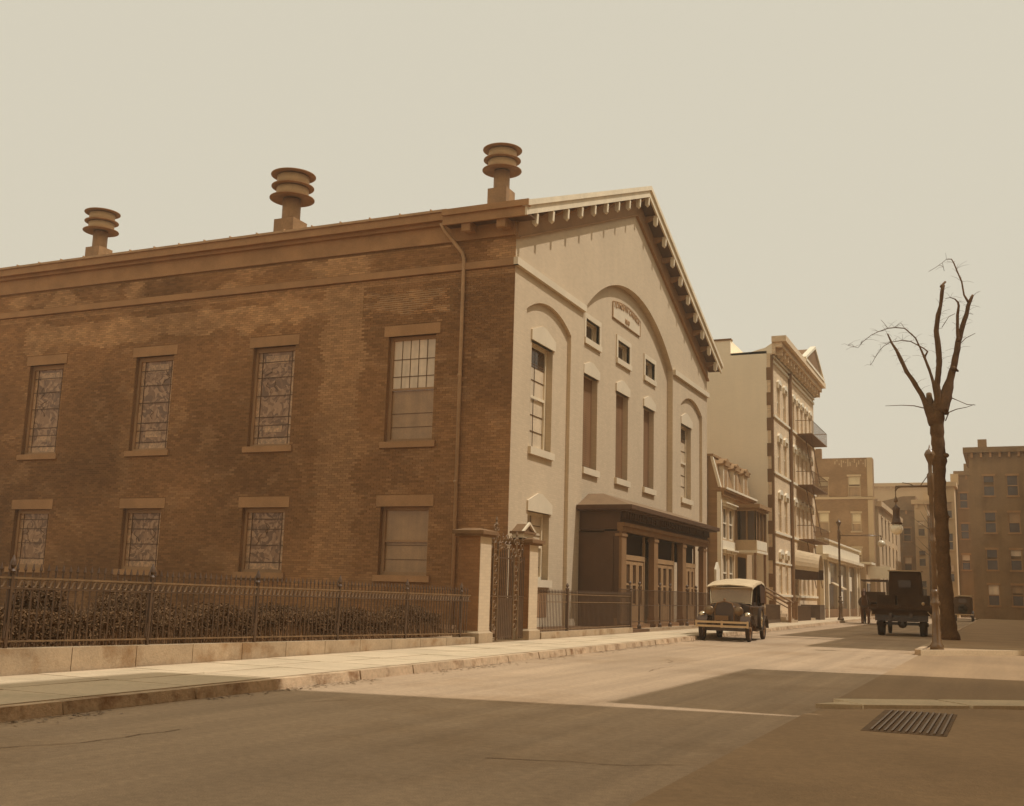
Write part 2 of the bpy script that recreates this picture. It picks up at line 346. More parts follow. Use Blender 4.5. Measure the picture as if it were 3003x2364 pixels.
# right-hand pavements: near corner (camera side) and far corner (lamp, tree)
def slab_area(name, poly, z0, z1, m): 
    mb = M(); mb.extr([(x, y, z0) for x, y in poly], (0, 0, z1 - z0)); return struct(mb.build(name, m))
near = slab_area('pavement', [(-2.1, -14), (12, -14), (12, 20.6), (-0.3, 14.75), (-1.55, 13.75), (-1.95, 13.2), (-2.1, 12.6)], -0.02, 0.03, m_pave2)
for i in range(9):
    t0, t1 = i / 9, (i + 1) / 9; A = Vector((-1.62, 13.95)); B = Vector((9.0, 21.5)); nrm = Vector((-(B - A).y, (B - A).x)).normalized() * 0.75
    p = A + (B - A) * t0; q = A + (B - A) * (t1 - .004)
    mb = M(); mb.extr([(p.x, p.y, -.02), (q.x, q.y, -.02), (q.x + nrm.x, q.y + nrm.y, -.02), (p.x + nrm.x, p.y + nrm.y, -.02)], (0, 0, .075 + .004 * (i % 2)))
    mb.build('kerbstone', m_kerbl, near)
mb = M(); mb.extr([(-2.15, 13.75, -.02), (-1.65, 13.98, -.02), (-1.15, 15.0, -.02), (-1.75, 14.6, -.02)], (0, 0, .07)); mb.build('kerbstone', m_kerbl, near)
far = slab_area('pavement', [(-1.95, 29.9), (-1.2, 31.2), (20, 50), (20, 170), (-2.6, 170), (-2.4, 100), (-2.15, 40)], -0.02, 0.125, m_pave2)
fk = [(-2.03, 29.72), (-1.12, 31.0), (0.4, 32.6), (4.0, 36.0), (9, 40.5)]
for (x0, y0), (x1, y1) in zip(fk, fk[1:]):
    mb = M(); mb.extr([(x0, y0 - .22, -.02), (x1, y1 - .22, -.02), (x1, y1 + .02, -.02), (x0, y0 + .02, -.02)], (0, 0, .155)); mb.build('kerbstone', m_kerbl, far)
yy = 29.75
while yy < 100:
    mb = M(); mb.hexa([(-2.19 - (yy - 30) * .003, yy, -.02), (-2.03 - (yy - 30) * .003, yy, -.02), (-2.03 - (yy - 28) * .003, yy + 2.2, -.02), (-2.19 - (yy - 28) * .003, yy + 2.2, -.02),
        (-2.19 - (yy - 30) * .003, yy, .14), (-2.03 - (yy - 30) * .003, yy, .14), (-2.03 - (yy - 28) * .003, yy + 2.2, .14), (-2.19 - (yy - 28) * .003, yy + 2.2, .14)]); mb.build('kerbstone', m_kerb, far); yy += 2.22
lt = M(); random.seed(12)
for _ in range(2600):
    y = random.uniform(3, 60); x = kx(y) + .02 + abs(random.gauss(0, .16)); r = random.uniform(.008, .03); a = random.uniform(0, 6.28)
    if noise.noise(Vector((y * .6, 2, 0))) < -.1: continue
    lt.add([(x + r * math.cos(a + q), y + r * math.sin(a + q), .002 + (r * .5 if q < 1 else .004)) for q in (0, 1.6, 3.1, 4.7)], [(0, 1, 2, 3)])
o = lt.build('gutter_litter', m_ironl); o['kind'] = 'stuff'
ck = M(); random.seed(31)
for _ in range(9):
    x, y = random.uniform(-7.4, -2.6), random.uniform(5, 48); a = random.choice((0, 1.57)) + random.uniform(-.4, .4)
    for _k in range(random.randint(6, 16)):
        x2, y2 = x + math.cos(a) * .22, y + math.sin(a) * .22; w2 = random.uniform(.004, .009); a += random.uniform(-.5, .5)
        nx, ny = -math.sin(a) * w2, math.cos(a) * w2
        if kx(y2) + .3 < x2 < -2.3: ck.add([(x - nx, y - ny, .0045), (x2 - nx, y2 - ny, .0045), (x2 + nx, y2 + ny, .0045), (x + nx, y + ny, .0045)], [(0, 1, 2, 3)])
        x, y = x2, y2
o = ck.build('road_cracks', m_gratebed); o['kind'] = 'stuff'
# drain grate on the near corner
gr = thing('drain_grate', 'flat iron grate of slanting slots in the near pavement corner', 'drain grate', (-0.98, 12.6, 0.03))
M().box(-1.36, -.58, 11.38, 13.75, .0, .034).build('frame', m_gratebed, gr)
for i in range(11):
    x = -1.28 + i * .064
    M().box(x, x + .02, 11.46, 13.67, .03, .046).build('grate_bar', m_ironl, gr)

# ================================================================== CHURCH HALL
church = thing('church_hall', 'two-storey gabled brick church hall with a pale front and dark side wall', 'church', (-13.8, 42.6, 0.1))
XF, YS = -13.8, 30.34
fF = Fr(XF, 0, (0, 1, 0), (1, 0, 0)); fS = Fr(0, YS, (1, 0, 0), (0, -1, 0))
UPZ, LOZ = (5.98, 9.5), (1.7, 3.88)
SW = [-17.45, -22.95, -28.3, -33.72, -39.1, -44.4]
ops = []
for c in SW: ops += [(c - .89, c + .89, UPZ[0], UPZ[1]), (c - .89, c + .89, LOZ[0], LOZ[1])]
wall(fS, -47, XF - .301, 0.1, 12.53, ops, -0.45, 0.0).fb(fS, XF - .3, XF - .002, .1, 12.53, .0005, .004).build('side_wall', m_mortar, church)
wall(fS, -47, XF - .02, 12.53, 13.3, [], -0.45, 0.075).build('cornice_wall', m_trimstone, church)
# individually laid bricks
PATCH = (-19.4, -16.0, 10.2, 11.08)
allb = ops + [(c - 1.05, c + 1.05, UPZ[1], UPZ[1] + .4) for c in SW] + [(c - 1.05, c + 1.05, UPZ[0] - .22, UPZ[0]) for c in SW] + \
       [(c - 1.05, c + 1.05, LOZ[1], LOZ[1] + .35) for c in SW] + [(c - 1.05, c + 1.05, LOZ[0] - .22, LOZ[0]) for c in SW] + [(-47, XF, 11.52, 11.76)] + [PATCH]
base_c = Vector(lin((162, 117, 74))); lite_c = Vector(lin((204, 158, 110))); dark_c = Vector(lin((140, 100, 62)))
def bcol(x, z):
    n1 = noise.noise(Vector((x * .23, z * .35, 1.3))); n2 = noise.noise(Vector((x * .8, z * 1.1, 7.1))); n3 = noise.noise(Vector((x * 2.2, z * 2.6, 3.1)))
    c = base_c.lerp(dark_c, min(1, max(0, .4 + n1 * 1.2 + n3 * .3)))
    t = 0.0
    if -20.95 + n2 * .3 < x < -19.35 + n2 * .35 and z < 12.5: t = max(t, .62 - .035 * (12 - z) + n3 * .3)
    if 10.1 + n2 * .5 + (x + 34) * .01 < z < 11.05 + n2 * .25 and -35 < x < -16.3: t = max(t, .5 + n3 * .4)
    t = max(t, min(.3, max(0, (n2 + .6 * n3 + noise.noise(Vector((x * 7, z * 9, 2))) * .35 - .22) * 1.1)))
    if 11.76 < z < 12.5: t = max(t, min(.6, max(0, noise.noise(Vector((x * .7, z * 1.2, 20))) * 3 + n3 * .5 - .1)))
    if 11.3 < z < 11.52: t = max(t, .3)
    t *= (.75 + .25 * min(1, max(0, (z - 1) / 8)))
    c = c.lerp(lite_c, max(0, min(1, t)))
    low_left_dark = max(0, min(1, (-21 - x) / 12 + n1 * .8)) * max(0, min(1, (10.5 - z) / 5))  # bricks get darker towards the lower left
    return c * random.uniform(.8, 1.18) * (1 - .2 * low_left_dark)
V = []; Fq = []; CC = []; course = .073; zc = .12; row = 0; bl, jt = .209, .009
def brick_verts(u0, u1, z0, z1, fr, d, col):
    b = len(V)
    for (u, z, dd) in ((u0, z0, d), (u1, z0, d), (u1, z1, d), (u0, z1, d), (u0, z0, -.002), (u1, z0, -.002), (u1, z1, -.002), (u0, z1, -.002)): V.append(tuple(fr.P(u, z, dd)))
    Fq.extend(((b, b + 1, b + 2, b + 3), (b, b + 4, b + 5, b + 1), (b + 1, b + 5, b + 6, b + 2), (b + 2, b + 6, b + 7, b + 3), (b + 3, b + 7, b + 4, b)))
    CC.extend([(*col, 1)] * 8)
while zc + .064 < 12.52:
    zm = zc + .032; segs = [(-38.6, XF)]
    for o in allb:
        if o[2] - .02 < zm < o[3] + .02:
            ns = []
            for a, b in segs:
                if o[1] <= a or o[0] >= b: ns.append((a, b)); continue
                if o[0] > a: ns.append((a, o[0]))
                if o[1] < b: ns.append((o[1], b))
            segs = ns
    off = (row % 2) * .109
    for a, b in segs:
        k = math.floor((a - off) / .218)
        while True:
            u0 = max(a, off + k * .218 + .004); u1 = min(b, off + (k + 1) * .218 - .004)
            if u0 >= b: break
            if u1 - u0 > .03: brick_verts(u0, u1, zc, zc + .064, fS, .011 + random.uniform(-.003, .004), bcol((u0 + u1) / 2, zm))
            k += 1
    zc += course; row += 1
me = bpy.data.meshes.new('brickwork'); me.from_pydata(V, [], Fq)
at = me.color_attributes.new('Col', 'FLOAT_COLOR', 'POINT'); at.data.foreach_set('color', np.array(CC, dtype=np.float32).ravel()); me.materials.append(m_brick)
link('brickwork', me, church, kind='stuff')
mj = M().box(-.103, .103, -.004, 0, -.006, .067).mesh('mortar_joint', m_lmortar)
bm1 = M().box(-.096, .096, -.012, 0, 0, .053).mesh('brick', m_brick1)
for r in range(12):
    for k in range(16):
        x = PATCH[0] + .11 + k * .206 + (r % 2) * .103
        if x > PATCH[1] - .1: continue
        z = PATCH[2] + .006 + r * .073; edge = min((x - PATCH[0]) * .8, (PATCH[1] - x) * .8, (z - PATCH[2]) * 3 + .1, (PATCH[3] - z) * 3)
        if noise.noise(Vector((x * 1.1, z * 2.4, 5))) * .9 + edge * .6 > .22: link('mortar_joint', mj, church, at=(x, YS, z))
        link('brick', bm1, church, at=(x, YS - .001, z))
# stones of the side wall
for c in SW[:5]:
    for (z0, z1) in (UPZ, LOZ):
        M().fb(fS, c - 1.05, c + 1.05, z1, z1 + .36, -.1, .035).build('lintel', m_trimstone, church)
        M().fb(fS, c - 1.02, c + 1.02, z0 - .2, z0, -.3, .09).build('sill', m_trimstone, church)
M().fb(fS, -47, XF + .12, 11.53, 11.76, -.02, .1).build('string_course', m_trimstone, church)
# gutter cornice
M().fb(fS, -47, -16.15, 13.1, 13.22, 0, .2).fb(fS, -47, -16.15, 13.22, 13.48, 0, .36).build('cornice', m_trimstone, church)
gm = M().fb(fS, -47, -16.15, 13.48, 13.56, 0, .42)
for k in range(26): gm.fb(fS, -46 + k * 1.17, -45.96 + k * 1.17, 13.48, 13.6, .02, .44)
gm.build('gutter', m_pipe, church)
# side windows
random.seed(11)
for i, c in enumerate(SW[:5]):
    for (z0, z1) in (UPZ, LOZ):
        u0, u1 = c - .89, c + .89; dg = -.24
        if i == 0:
            window(church, fS, u0, u1, z0, z1, dg, m_sash, [m_glassb, m_glassm] if z0 > 4 else [m_glassb, m_glassb], 0, 0, fw=.11)
            wn_ = [o for o in church.children if o.name.startswith('window')][-1]; zt_ = z1 - .11; zm_ = (z0 + z1) / 2; lb = M()
            if z0 > 4:
                for k in range(1, 5): lb.fb(fS, u0 + .11 + 1.56 * k / 5 - .008, u0 + .11 + 1.56 * k / 5 + .008, zm_ + .04, zt_, dg + .012, dg + .03)
                for z_ in (zm_ + .42, zm_ + 1.0): lb.fb(fS, u0 + .11, u1 - .11, z_, z_ + .022, dg + .012, dg + .032)
            for z_ in (z0 + .5, z0 + .95): lb.fb(fS, u0 + .11, u1 - .11, z_, z_ + .014, dg - .008, dg + .008)
            lb.build('glazing_bars', m_sashd, wn_)
        else:
            fm = M(); fw = .1
            fm.fb(fS, u0, u0 + fw, z0, z1, dg, dg + .08).fb(fS, u1 - fw, u1, z0, z1, dg, dg + .08).fb(fS, u0 + fw, u1 - fw, z0, z0 + fw, dg, dg + .076).fb(fS, u0 + fw, u1 - fw, z1 - .16, z1, dg, dg + .076)
            win = fm.build('window', m_sash, church)
            a, b = u0 + fw, u1 - fw; zb, zt = z0 + fw, z1 - .16; H = zt - zb
            M().fb(fS, a + .17, b - .17, zb, zt, dg - .02, dg + .01).build('stained_pane', m_stained, win)
            bd = M().fb(fS, a, a + .16, zb, zt, dg - .02, dg + .014).fb(fS, b - .16, b, zb, zt, dg - .02, dg + .014)
            bd.fb(fS, a + .17, b - .17, zb + .01, zb + .2, dg, dg + .02)
            if z0 > 4: bd.fb(fS, a + .42, b - .42, zb + .42, zb + .68, dg, dg + .022).fb(fS, a + .3, b - .3, zt - .4, zt - .12, dg, dg + .02)
            bd.build('border_pane', m_stainb, win)
            ld = M()
            for t in ((.07, .2, .29, .52, .72, .89) if z0 > 4 else (.12, .42, .7, .88)): ld.fb(fS, a, b, zb + H * t, zb + H * t + .025, dg + .01, dg + .035)
            for uu in (a + .16, b - .175): ld.fb(fS, uu, uu + .018, zb, zt, dg + .01, dg + .032)
            # figure-like leading curves
            for k in range(3):
                pu = random.uniform(a + .35, b - .35); pz = zb + H * random.uniform(.3, .8)
                pts = [fS.P(pu + random.uniform(-.16, .16), pz + j * .13, dg + .022) for j in range(4)]; ld.tube(pts, .009, 4)
            ld.build('lead_bars', m_lead, win)
# ---- front wall
def arch_z(u, c, half, spring, rise):
    Rr = (half * half + rise * rise) / (2 * rise); x = u - c
    return spring + math.sqrt(max(0, Rr * Rr - x * x)) - (Rr - rise)
ARCH = [(31.33, 35.33, 10.36, .57, -.14), (36.65, 48.45, 11.7, 2.2, -.27), (49.85, 53.87, 10.36, .57, -.14)]
def gable(u): return 13.28 + .4 * (12.26 - abs(u - 42.6))
fw_ = M(); us = {30.34, 42.6, 54.86}
for a in ARCH: us |= {a[0], a[1]}; us |= {a[0] + (a[1] - a[0]) * k / (24 if a[3] < 1 else 44) for k in range(1, (24 if a[3] < 1 else 44))}
us = sorted(us)
for a, b in zip(us, us[1:]):
    mid = (a + b) / 2; A = [q for q in ARCH if q[0] < mid < q[1]]
    if A:
        q = A[0]; c_, h_ = (q[0] + q[1]) / 2, (q[1] - q[0]) / 2
        za, zb = arch_z(a, c_, h_, q[2], q[3]), arch_z(b, c_, h_, q[2], q[3])
    else: za = zb = .1
    fw_.prism(fF, [(a, za), (b, zb), (b, gable(b)), (a, gable(a))], -.3, 0)
fw_.build('front_wall', m_facade, church)
FW = [(32.13, 33.97, 5.95, 9.51, 0), (32.13, 33.97, 1.7, 3.88, 0), (37.37, 38.9, 5.9, 9.43, 1), (41.13, 42.67, 5.9, 9.43, 1), (44.83, 46.36, 5.9, 9.43, 1),
      (37.45, 38.97, 10.8, 11.57, 1), (41.2, 42.74, 10.8, 11.57, 1), (44.93, 46.36, 10.8, 11.57, 1), (50.36, 52.2, 5.95, 9.51, 2), (50.36, 52.2, 1.7, 3.88, 2)]
for i, q in enumerate(ARCH):
    wall(fF, q[0] - .1, q[1] + .1, .1, q[2] + q[3] + .05, [o[:4] for o in FW if o[4] == i], -.68 - .001 * i, q[4]).build('recessed_wall', m_facade, church)
def dof(i): return ARCH[i][4]
for (u0, u1, z0, z1, i) in FW:
    d = dof(i); c = (u0 + u1) / 2; hw = (u1 - u0) / 2
    if z1 > 11:   # small square windows with stone surround
        sm = M().fb(fF, u0 - .17, u1 + .17, z1, z1 + .2, d - .1, d + .05).fb(fF, u0 - .17, u1 + .17, z0 - .22, z0, d - .2, d + .09).fb(fF, u0 - .17, u0, z0, z1, d - .1, d + .048).fb(fF, u1, u1 + .17, z0, z1, d - .1, d + .048)
        sm.build('window_surround', m_fstone, church)
        window(church, fF, u0, u1, z0, z1, d - .3, m_cream, m_glassd, 1, 0, sash=False, fw=.06, bar=.05, bar_m=m_cream)
        continue
    tall = z0 > 4
    hz = .34 if tall else .32; pk = .28 if tall else .3
    if i == 1: hz, pk = .32, .22
    M().prism(fF, [(u0 - .1, z1), (u1 + .13, z1), (u1 + .13, z1 + hz), (c + .16, z1 + hz + pk), (c - .16, z1 + hz + pk), (u0 - .1, z1 + hz)], d - .12, d + .06).build('hood_stone', m_fstone, church)
    M().fb(fF, u0 - .12, u1 + .12, z0 - .24, z0, d - .25, d + .11).build('sill', m_fstone, church)
    if i == 1:
        sh = M().fb(fF, u0, u1, z0, z1, d - .32, d - .25).build('window', m_shutter, church)
        rb = M()
        for k in range(1, 44): rb.fb(fF, u0 + .06, u1 - .06, z0 + (z1 - z0) * k / 44 - .012, z0 + (z1 - z0) * k / 44 + .012, d - .25, d - .235)
        rb.fb(fF, u0, u0 + .07, z0, z1, d - .25, d - .225).fb(fF, u1 - .07, u1, z0, z1, d - .25, d - .225)
        o = rb.build('shutter_slats', m_shutter, sh); o['kind'] = 'stuff'
    else:
        window(church, fF, u0, u1, z0, z1, d - .3, m_cream, [m_glassl, m_glassl], 1, 2, fw=.1, bar=.02, rail=.09)
        if tall: M().fb(fF, u0 + .1, u1 - .1, z1 - .75, z1 - .1, d - .29, d - .275).build('blind', m_glassd, church)
M().fb(fF, 32.1, 33.9, .5, 1.36, ARCH[0][4] - .02, ARCH[0][4] + .012).build('basement_window', m_shutter, church)
# string course on the front
for a_, b_ in ((30.23, 36.55), (48.5, 54.94)): M().fb(fF, a_, b_, 11.53, 11.77, -.02, .13).build('string_course', m_fstone, church)
# plaque
pq = [(40.5, 12.36), (44.1, 12.36), (44.1, 13.02)] + [(44.1 - 3.6 * k / 12, 13.02 + .2 * (1 - ((k - 6) / 6) ** 2)) for k in range(1, 12)] + [(40.5, 13.02)]
pl = M().prism(fF, pq, dof(1) - .05, dof(1) + .04).build('plaque', m_fstone, church)
pb = M(); n_ = len(pq)
for k in range(n_): pb.tube([fF.P(*pq[k], dof(1) + .045), fF.P(*pq[(k + 1) % n_], dof(1) + .045)], .022, 5)
pb.build('plaque_border', m_letter, pl)
def text_mesh(txt, size, ext=.02):
    cv = bpy.data.curves.new('lettering', 'FONT'); cv.body = txt; cv.size = size; cv.extrude = ext; cv.align_x = 'CENTER'; cv.space_character = 1.1; cv.resolution_u = 3; cv.offset = .006
    o = bpy.data.objects.new('lettering_tmp', cv); COL.objects.link(o); dg = bpy.context.evaluated_depsgraph_get()
    me = bpy.data.meshes.new_from_object(o.evaluated_get(dg)); bpy.data.objects.remove(o); return me
tm = text_mesh('PLYMOUTH CHURCH', .36)
wx = max(abs(v.co.x) for v in tm.vertices); sc_ = 1.62 / wx
for v in tm.vertices:
    x = v.co.x * sc_; zz = 12.76 + v.co.y + .2 * (1 - (x / 1.8) ** 2); v.co = fF.P(42.3 + x, zz, dof(1) + .05 + v.co.z)
tm.materials.append(m_letter); link('lettering', tm, pl)
tm = text_mesh('1849', .28)
for v in tm.vertices: v.co = fF.P(42.3 + v.co.x, 12.46 + v.co.y, dof(1) + .05 + v.co.z)
tm.materials.append(m_letter); link('lettering', tm, pl)
# ---- roof, rake, brackets
E0, AP = 29.69, 42.6
def rz(y, top=False): return 12.92 + .4 * (12.91 - abs(y - AP)) + (.46 if top else 0)
rf = M()
for (ya, yb) in ((E0, AP), (2 * AP - E0, AP)):
    rf.extr([(-13.22, ya, rz(ya, 1) - .1), (-13.22, ya, rz(ya, 1)), (-13.22, yb, rz(yb, 1)), (-13.22, yb, rz(yb, 1) - .1)], (-2.93, 0, 0))
    ya2 = ya + (.3 if ya < yb else -.3)
    rf.extr([(-16.15, ya2, rz(ya2, 1) - .1), (-16.15, ya2, rz(ya2, 1)), (-16.15, yb, rz(yb, 1)), (-16.15, yb, rz(yb, 1) - .1)], (-31, 0, 0))
rf.build('roof', m_roof, church)
fa = M(); cm = M(); sf = M(); fz = M()
for s in (-1, 1):
    e = AP + s * 12.91; wl = AP + s * 12.26
    pol = lambda a, b, lo, hi: [(a, rz(a) + lo), (b, rz(b) + lo), (b, rz(b) + hi), (a, rz(a) + hi)]
    fa.prism(fF, pol(e, AP, 0, .3), .57, .64)
    cm.prism(fF, pol(e - s * -.05, AP, .3, .49), .5, .72)
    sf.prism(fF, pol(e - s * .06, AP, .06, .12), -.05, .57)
    fz.prism(fF, [(wl, 12.4), (AP, 12.4 + .4 * 12.26), (AP, rz(AP) + .06), (wl, rz(wl) + .06)], 0, .06)
    fz.prism(fF, [(wl, 12.4), (AP, 12.4 + .4 * 12.26), (AP, 12.47 + .4 * 12.26), (wl, 12.47)], .06, .13)
fa2 = M().fb(fS, -16.15, -13.17, 12.92, 13.22, .56, .645); cm2 = M().fb(fS, -16.15, -13.09, 13.22, 13.42, .5, .725)
fa2.build('eave_fascia', m_trimstone, church); cm2.build('eave_moulding', m_trimstone, church)  # side eave browner than the cream rake: its shade is in the colour
sf.fb(fS, -16.15, -13.17, 12.98, 13.03, -.05, .56)
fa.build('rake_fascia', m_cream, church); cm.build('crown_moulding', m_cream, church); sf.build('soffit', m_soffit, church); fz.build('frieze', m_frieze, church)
def bracket(fr, u, zt, side=False):
    w_ = .16 if side else .08; f2_ = Fr(*fr.P(u - w_, 0, 0).xy, fr.N, fr.U)
    br = M().prism(f2_, [(0.05, zt - .26), (.3, zt - .2), (.46, zt - .1), (.46, zt), (0.05, zt)], 0, 2 * w_).build('bracket', m_trimstone if side else m_frieze, church)
    M().prism(f2_, [(.44, zt - .42), (.52, zt - .5), (.6, zt - .42), (.62, zt - .1), (.565, zt), (.44, zt)] if not side else [(.4, zt - .3), (.5, zt - .34), (.56, zt - .3), (.56, zt), (.4, zt)], .006, 2 * w_ - .006).build('pendant', m_trimstone if side else m_cream, br)  # front brackets: brown arm as shaded, cream tip as lit, in the colours
ks = [30.62 + 1.345 * k for k in range(9)] + [42.6]
for u in ks + [2 * AP - q for q in ks[:-1]]: bracket(fF, u, rz(u) + .06)
for u in (-15.35, -14.1): bracket(fS, u, 12.98, True)
# downpipe
M().tube([(-16.28, YS - .5, 13.05), (-16.2, YS - .42, 12.85), (-15.66, YS - .12, 12.1), (-15.6, YS - .1, 11.9), (-15.57, YS - .1, .2)], .062, 10).tube([(-15.6, YS - .1, 8), (-15.6, YS - .1, 8.08)], .075, 10).tube([(-15.6, YS - .1, 4.6), (-15.6, YS - .1, 4.68)], .075, 10).build('downpipe', m_pipe, church, smooth=True)
# ---- ventilators on the roof (a thing each)
def vent(x, y, w_, zb, zt, label):
    t = thing('roof_ventilator', label, 'ventilator', (x, y, zb), 'stacked disc ventilators on the church roof')
    r = w_ / 2; h = zt - zb; u = w_
    bh = max(.3, h - 1.1 * u)
    M().box(x - .26 * u, x + .26 * u, y - .26 * u, y + .26 * u, zb - .4, zb + bh * .95).build('base', m_metal, t)
    zs = zt - .62 * u; M().lathe((x, y, 0), [(.205 * u, zb), (.205 * u, zs)], 24).build('stack', m_metal, t, True)
    for k in range(3):
        z0 = zs + k * .275 * u
        rr = r * (1.0 if k != 1 else .95)
        M().lathe((x, y, 0), [(.2 * u, z0 + .05), (rr * .9, z0 + .0), (rr, z0 + .03), (rr, z0 + .055), (rr * .7, z0 + .05 * u), (.18 * u, z0 + .07 * u)], 36).build('disc', m_metal, t, False)
        if k < 2: M().lathe((x, y, 0), [(.36 * u, z0 + .05), (.36 * u, z0 + .26 * u)], 28).build('drum', m_drum, t, True)
def roofz(y): return rz(y, 1)
vent(-20.19, 42.6, 1.8, roofz(42.6) - .05, 21.3, 'ventilator of three stacked discs, the one nearest the front gable')
vent(-25.35, 34.0, 1.78, roofz(34) - .1, 17.55, 'largest of the three disc ventilators, in the middle of the row')
vent(-37.7, 36.2, 1.6, roofz(36.2) - .1, 18.22, 'smallest looking disc ventilator at the far left of the roof')
# ---- porch
por = M().box(-13.8, -12.3, 36.45, 37.1, .1, 3.5)   # left end wall
por.box(-13.75, -12.85, 36.45, 48.8, 3.45, 3.55)
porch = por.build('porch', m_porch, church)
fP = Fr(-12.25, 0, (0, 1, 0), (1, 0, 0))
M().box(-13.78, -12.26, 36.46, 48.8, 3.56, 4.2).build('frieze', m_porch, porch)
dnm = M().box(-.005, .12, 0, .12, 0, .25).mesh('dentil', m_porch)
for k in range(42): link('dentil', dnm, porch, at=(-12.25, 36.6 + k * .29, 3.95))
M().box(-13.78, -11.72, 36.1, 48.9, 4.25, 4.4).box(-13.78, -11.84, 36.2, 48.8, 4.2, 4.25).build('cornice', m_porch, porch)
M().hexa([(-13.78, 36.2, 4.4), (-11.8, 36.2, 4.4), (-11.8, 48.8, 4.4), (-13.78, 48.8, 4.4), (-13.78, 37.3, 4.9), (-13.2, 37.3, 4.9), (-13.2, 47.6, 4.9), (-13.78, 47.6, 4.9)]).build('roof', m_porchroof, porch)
M().box(-12.36, -12.08, 36.4, 48.5, 3.68, 3.8).box(-12.36, -12.16, 36.42, 48.48, 3.5, 3.68).build('architrave', m_porchl, porch)
for y0 in (36.42, 40.3, 44.35, 47.75):
    M().box(-12.42, -12.2, y0 + .04, y0 + .56, .25, 3.5).box(-12.44, -12.16, y0, y0 + .6, .25, .5).box(-12.44, -12.17, y0, y0 + .6, 3.32, 3.42).build('column', m_porchl, porch)
fD = Fr(-12.62, 0, (0, 1, 0), (1, 0, 0))
for y0, y1 in ((37.1, 40.3), (40.98, 44.35), (45.03, 47.75)):
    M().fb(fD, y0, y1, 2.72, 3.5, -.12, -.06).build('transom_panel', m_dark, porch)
    M().fb(fD, y0, y1, .1, .26, -.1, .3).build('step', m_trimstone, porch)
    fr_ = M().fb(fD, y0, y1, 2.56, 2.74, 0, .08).fb(fD, y0, y0 + .12, .26, 3.5, 0, .07).fb(fD, y1 - .12, y1, .26, 3.5, 0, .07); fr_.build('door_frame', m_door, porch)
    nd = 4; w2 = (y1 - y0 - .26) / nd
    for k in range(nd):
        a = y0 + .13 + k * w2
        dr = M().fb(fD, a + .01, a + w2 - .01, .26, .95, 0, .05).fb(fD, a + .01, a + .16, .95, 2.54, 0, .05).fb(fD, a + w2 - .16, a + w2 - .01, .95, 2.54, 0, .05).fb(fD, a + .16, a + w2 - .16, 2.4, 2.54, 0, .05).fb(fD, a + .16, a + w2 - .16, 1.65, 1.72, 0, .04)
        for q in (.33, .66): pass
        dr.fb(fD, a + .16, a + w2 - .16, .955, 2.39, -.02, .0)
        dr.build('door', m_door, porch)
    M().fb(fD, y0 + .2, y1 - .2, 1.0, 2.38, .002, .006).build('door_glass', m_glassd, porch)
# dark porch end-wall panels
M().box(-13.7, -12.5, 36.4, 36.45, .6, 3.3).build('end_panel', m_porch, porch)

# ================================================================== YARD, PIERS, FENCE, GATE
yd = M(); yd.hexa([(-48, 1, 0), (-13.81, 1, 0), (-13.81, YS, 0), (-48, YS, 0), (-48, 1, .3), (-13.81, 1, .3), (-13.81, YS, .24), (-48, YS, .24)])
yd.hexa([(-13.81, 1, 0), (FX - .12, 1, 0), (FX - .12, 22.1, 0), (-13.81, 22.1, 0), (-13.81, 1, .33), (FX - .12, 1, .33), (FX - .12, 22.1, .24), (-13.81, 22.1, .24)])
yd.box(-13.81, FX - .12, 26, 35.8, 0, .2)
struct(yd.build('yard', m_soil))
def yt(y): return .43 - .0135 * (y - 10) if y < 22 else .27
f1 = thing('iron_fence', 'long black picket fence on a pale stone plinth before the dark side wall', 'fence', (FX, 12, .13))
y = 2.6; random.seed(5)
while y < 21.9:
    y2 = min(y + 1.13, 22.02)
    M().hexa([(FX - .11, y + .006, .0), (FX + .11, y + .006, .0), (FX + .11, y2 - .006, .0), (FX - .11, y2 - .006, .0), (FX - .11, y + .006, yt(y)), (FX + .11, y + .006, yt(y)), (FX + .11, y2 - .006, yt(y2)), (FX - .11, y2 - .006, yt(y2))]).build('plinth_stone', m_plinth, f1)
    y = y2
def rail(p, z0, z1, ya, yb, off0, off1, m=m_iron, nm='rail', w_=.03):
    M().hexa([(FX - w_ / 2, ya, off0 + z0), (FX + w_ / 2, ya, off0 + z0), (FX + w_ / 2, yb, off1 + z0), (FX - w_ / 2, yb, off1 + z0), (FX - w_ / 2, ya, off0 + z1), (FX + w_ / 2, ya, off0 + z1), (FX + w_ / 2, yb, off1 + z1), (FX - w_ / 2, yb, off1 + z1)]).build(nm, m, p)
def tz(y): return 1.26 - .0075 * (y - 10)
rail(f1, -.012, .012, 2.7, 21.95, tz(2.7), tz(21.95), m_ironl); rail(f1, -.135, -.115, 2.7, 21.95, tz(2.7), tz(21.95), m_iron); rail(f1, .07, .09, 2.7, 21.95, yt(2.7), yt(21.95), m_ironl)
pk = M().tube([(0, 0, 0), (0, 0, .92)], .0115, 5).lathe((0, 0, .9), [(.009, 0), (.02, .02), (.014, .05), (.002, .1)], 6).mesh('picket', m_iron)
sc1 = M(); sc1.tube([(0, -.045, -.05), (0, -.015, -.04), (0, .015, .03), (0, .045, .045), (0, .05, .025)], .011, 5); scm = sc1.mesh('scroll', m_ironl)
y = 2.8
while y < 21.9:
    link('picket', pk, f1, at=(FX, y, tz(y) - .82)); link('scroll', scm, f1, at=(FX, y + .055, tz(y) - .063)); y += .118
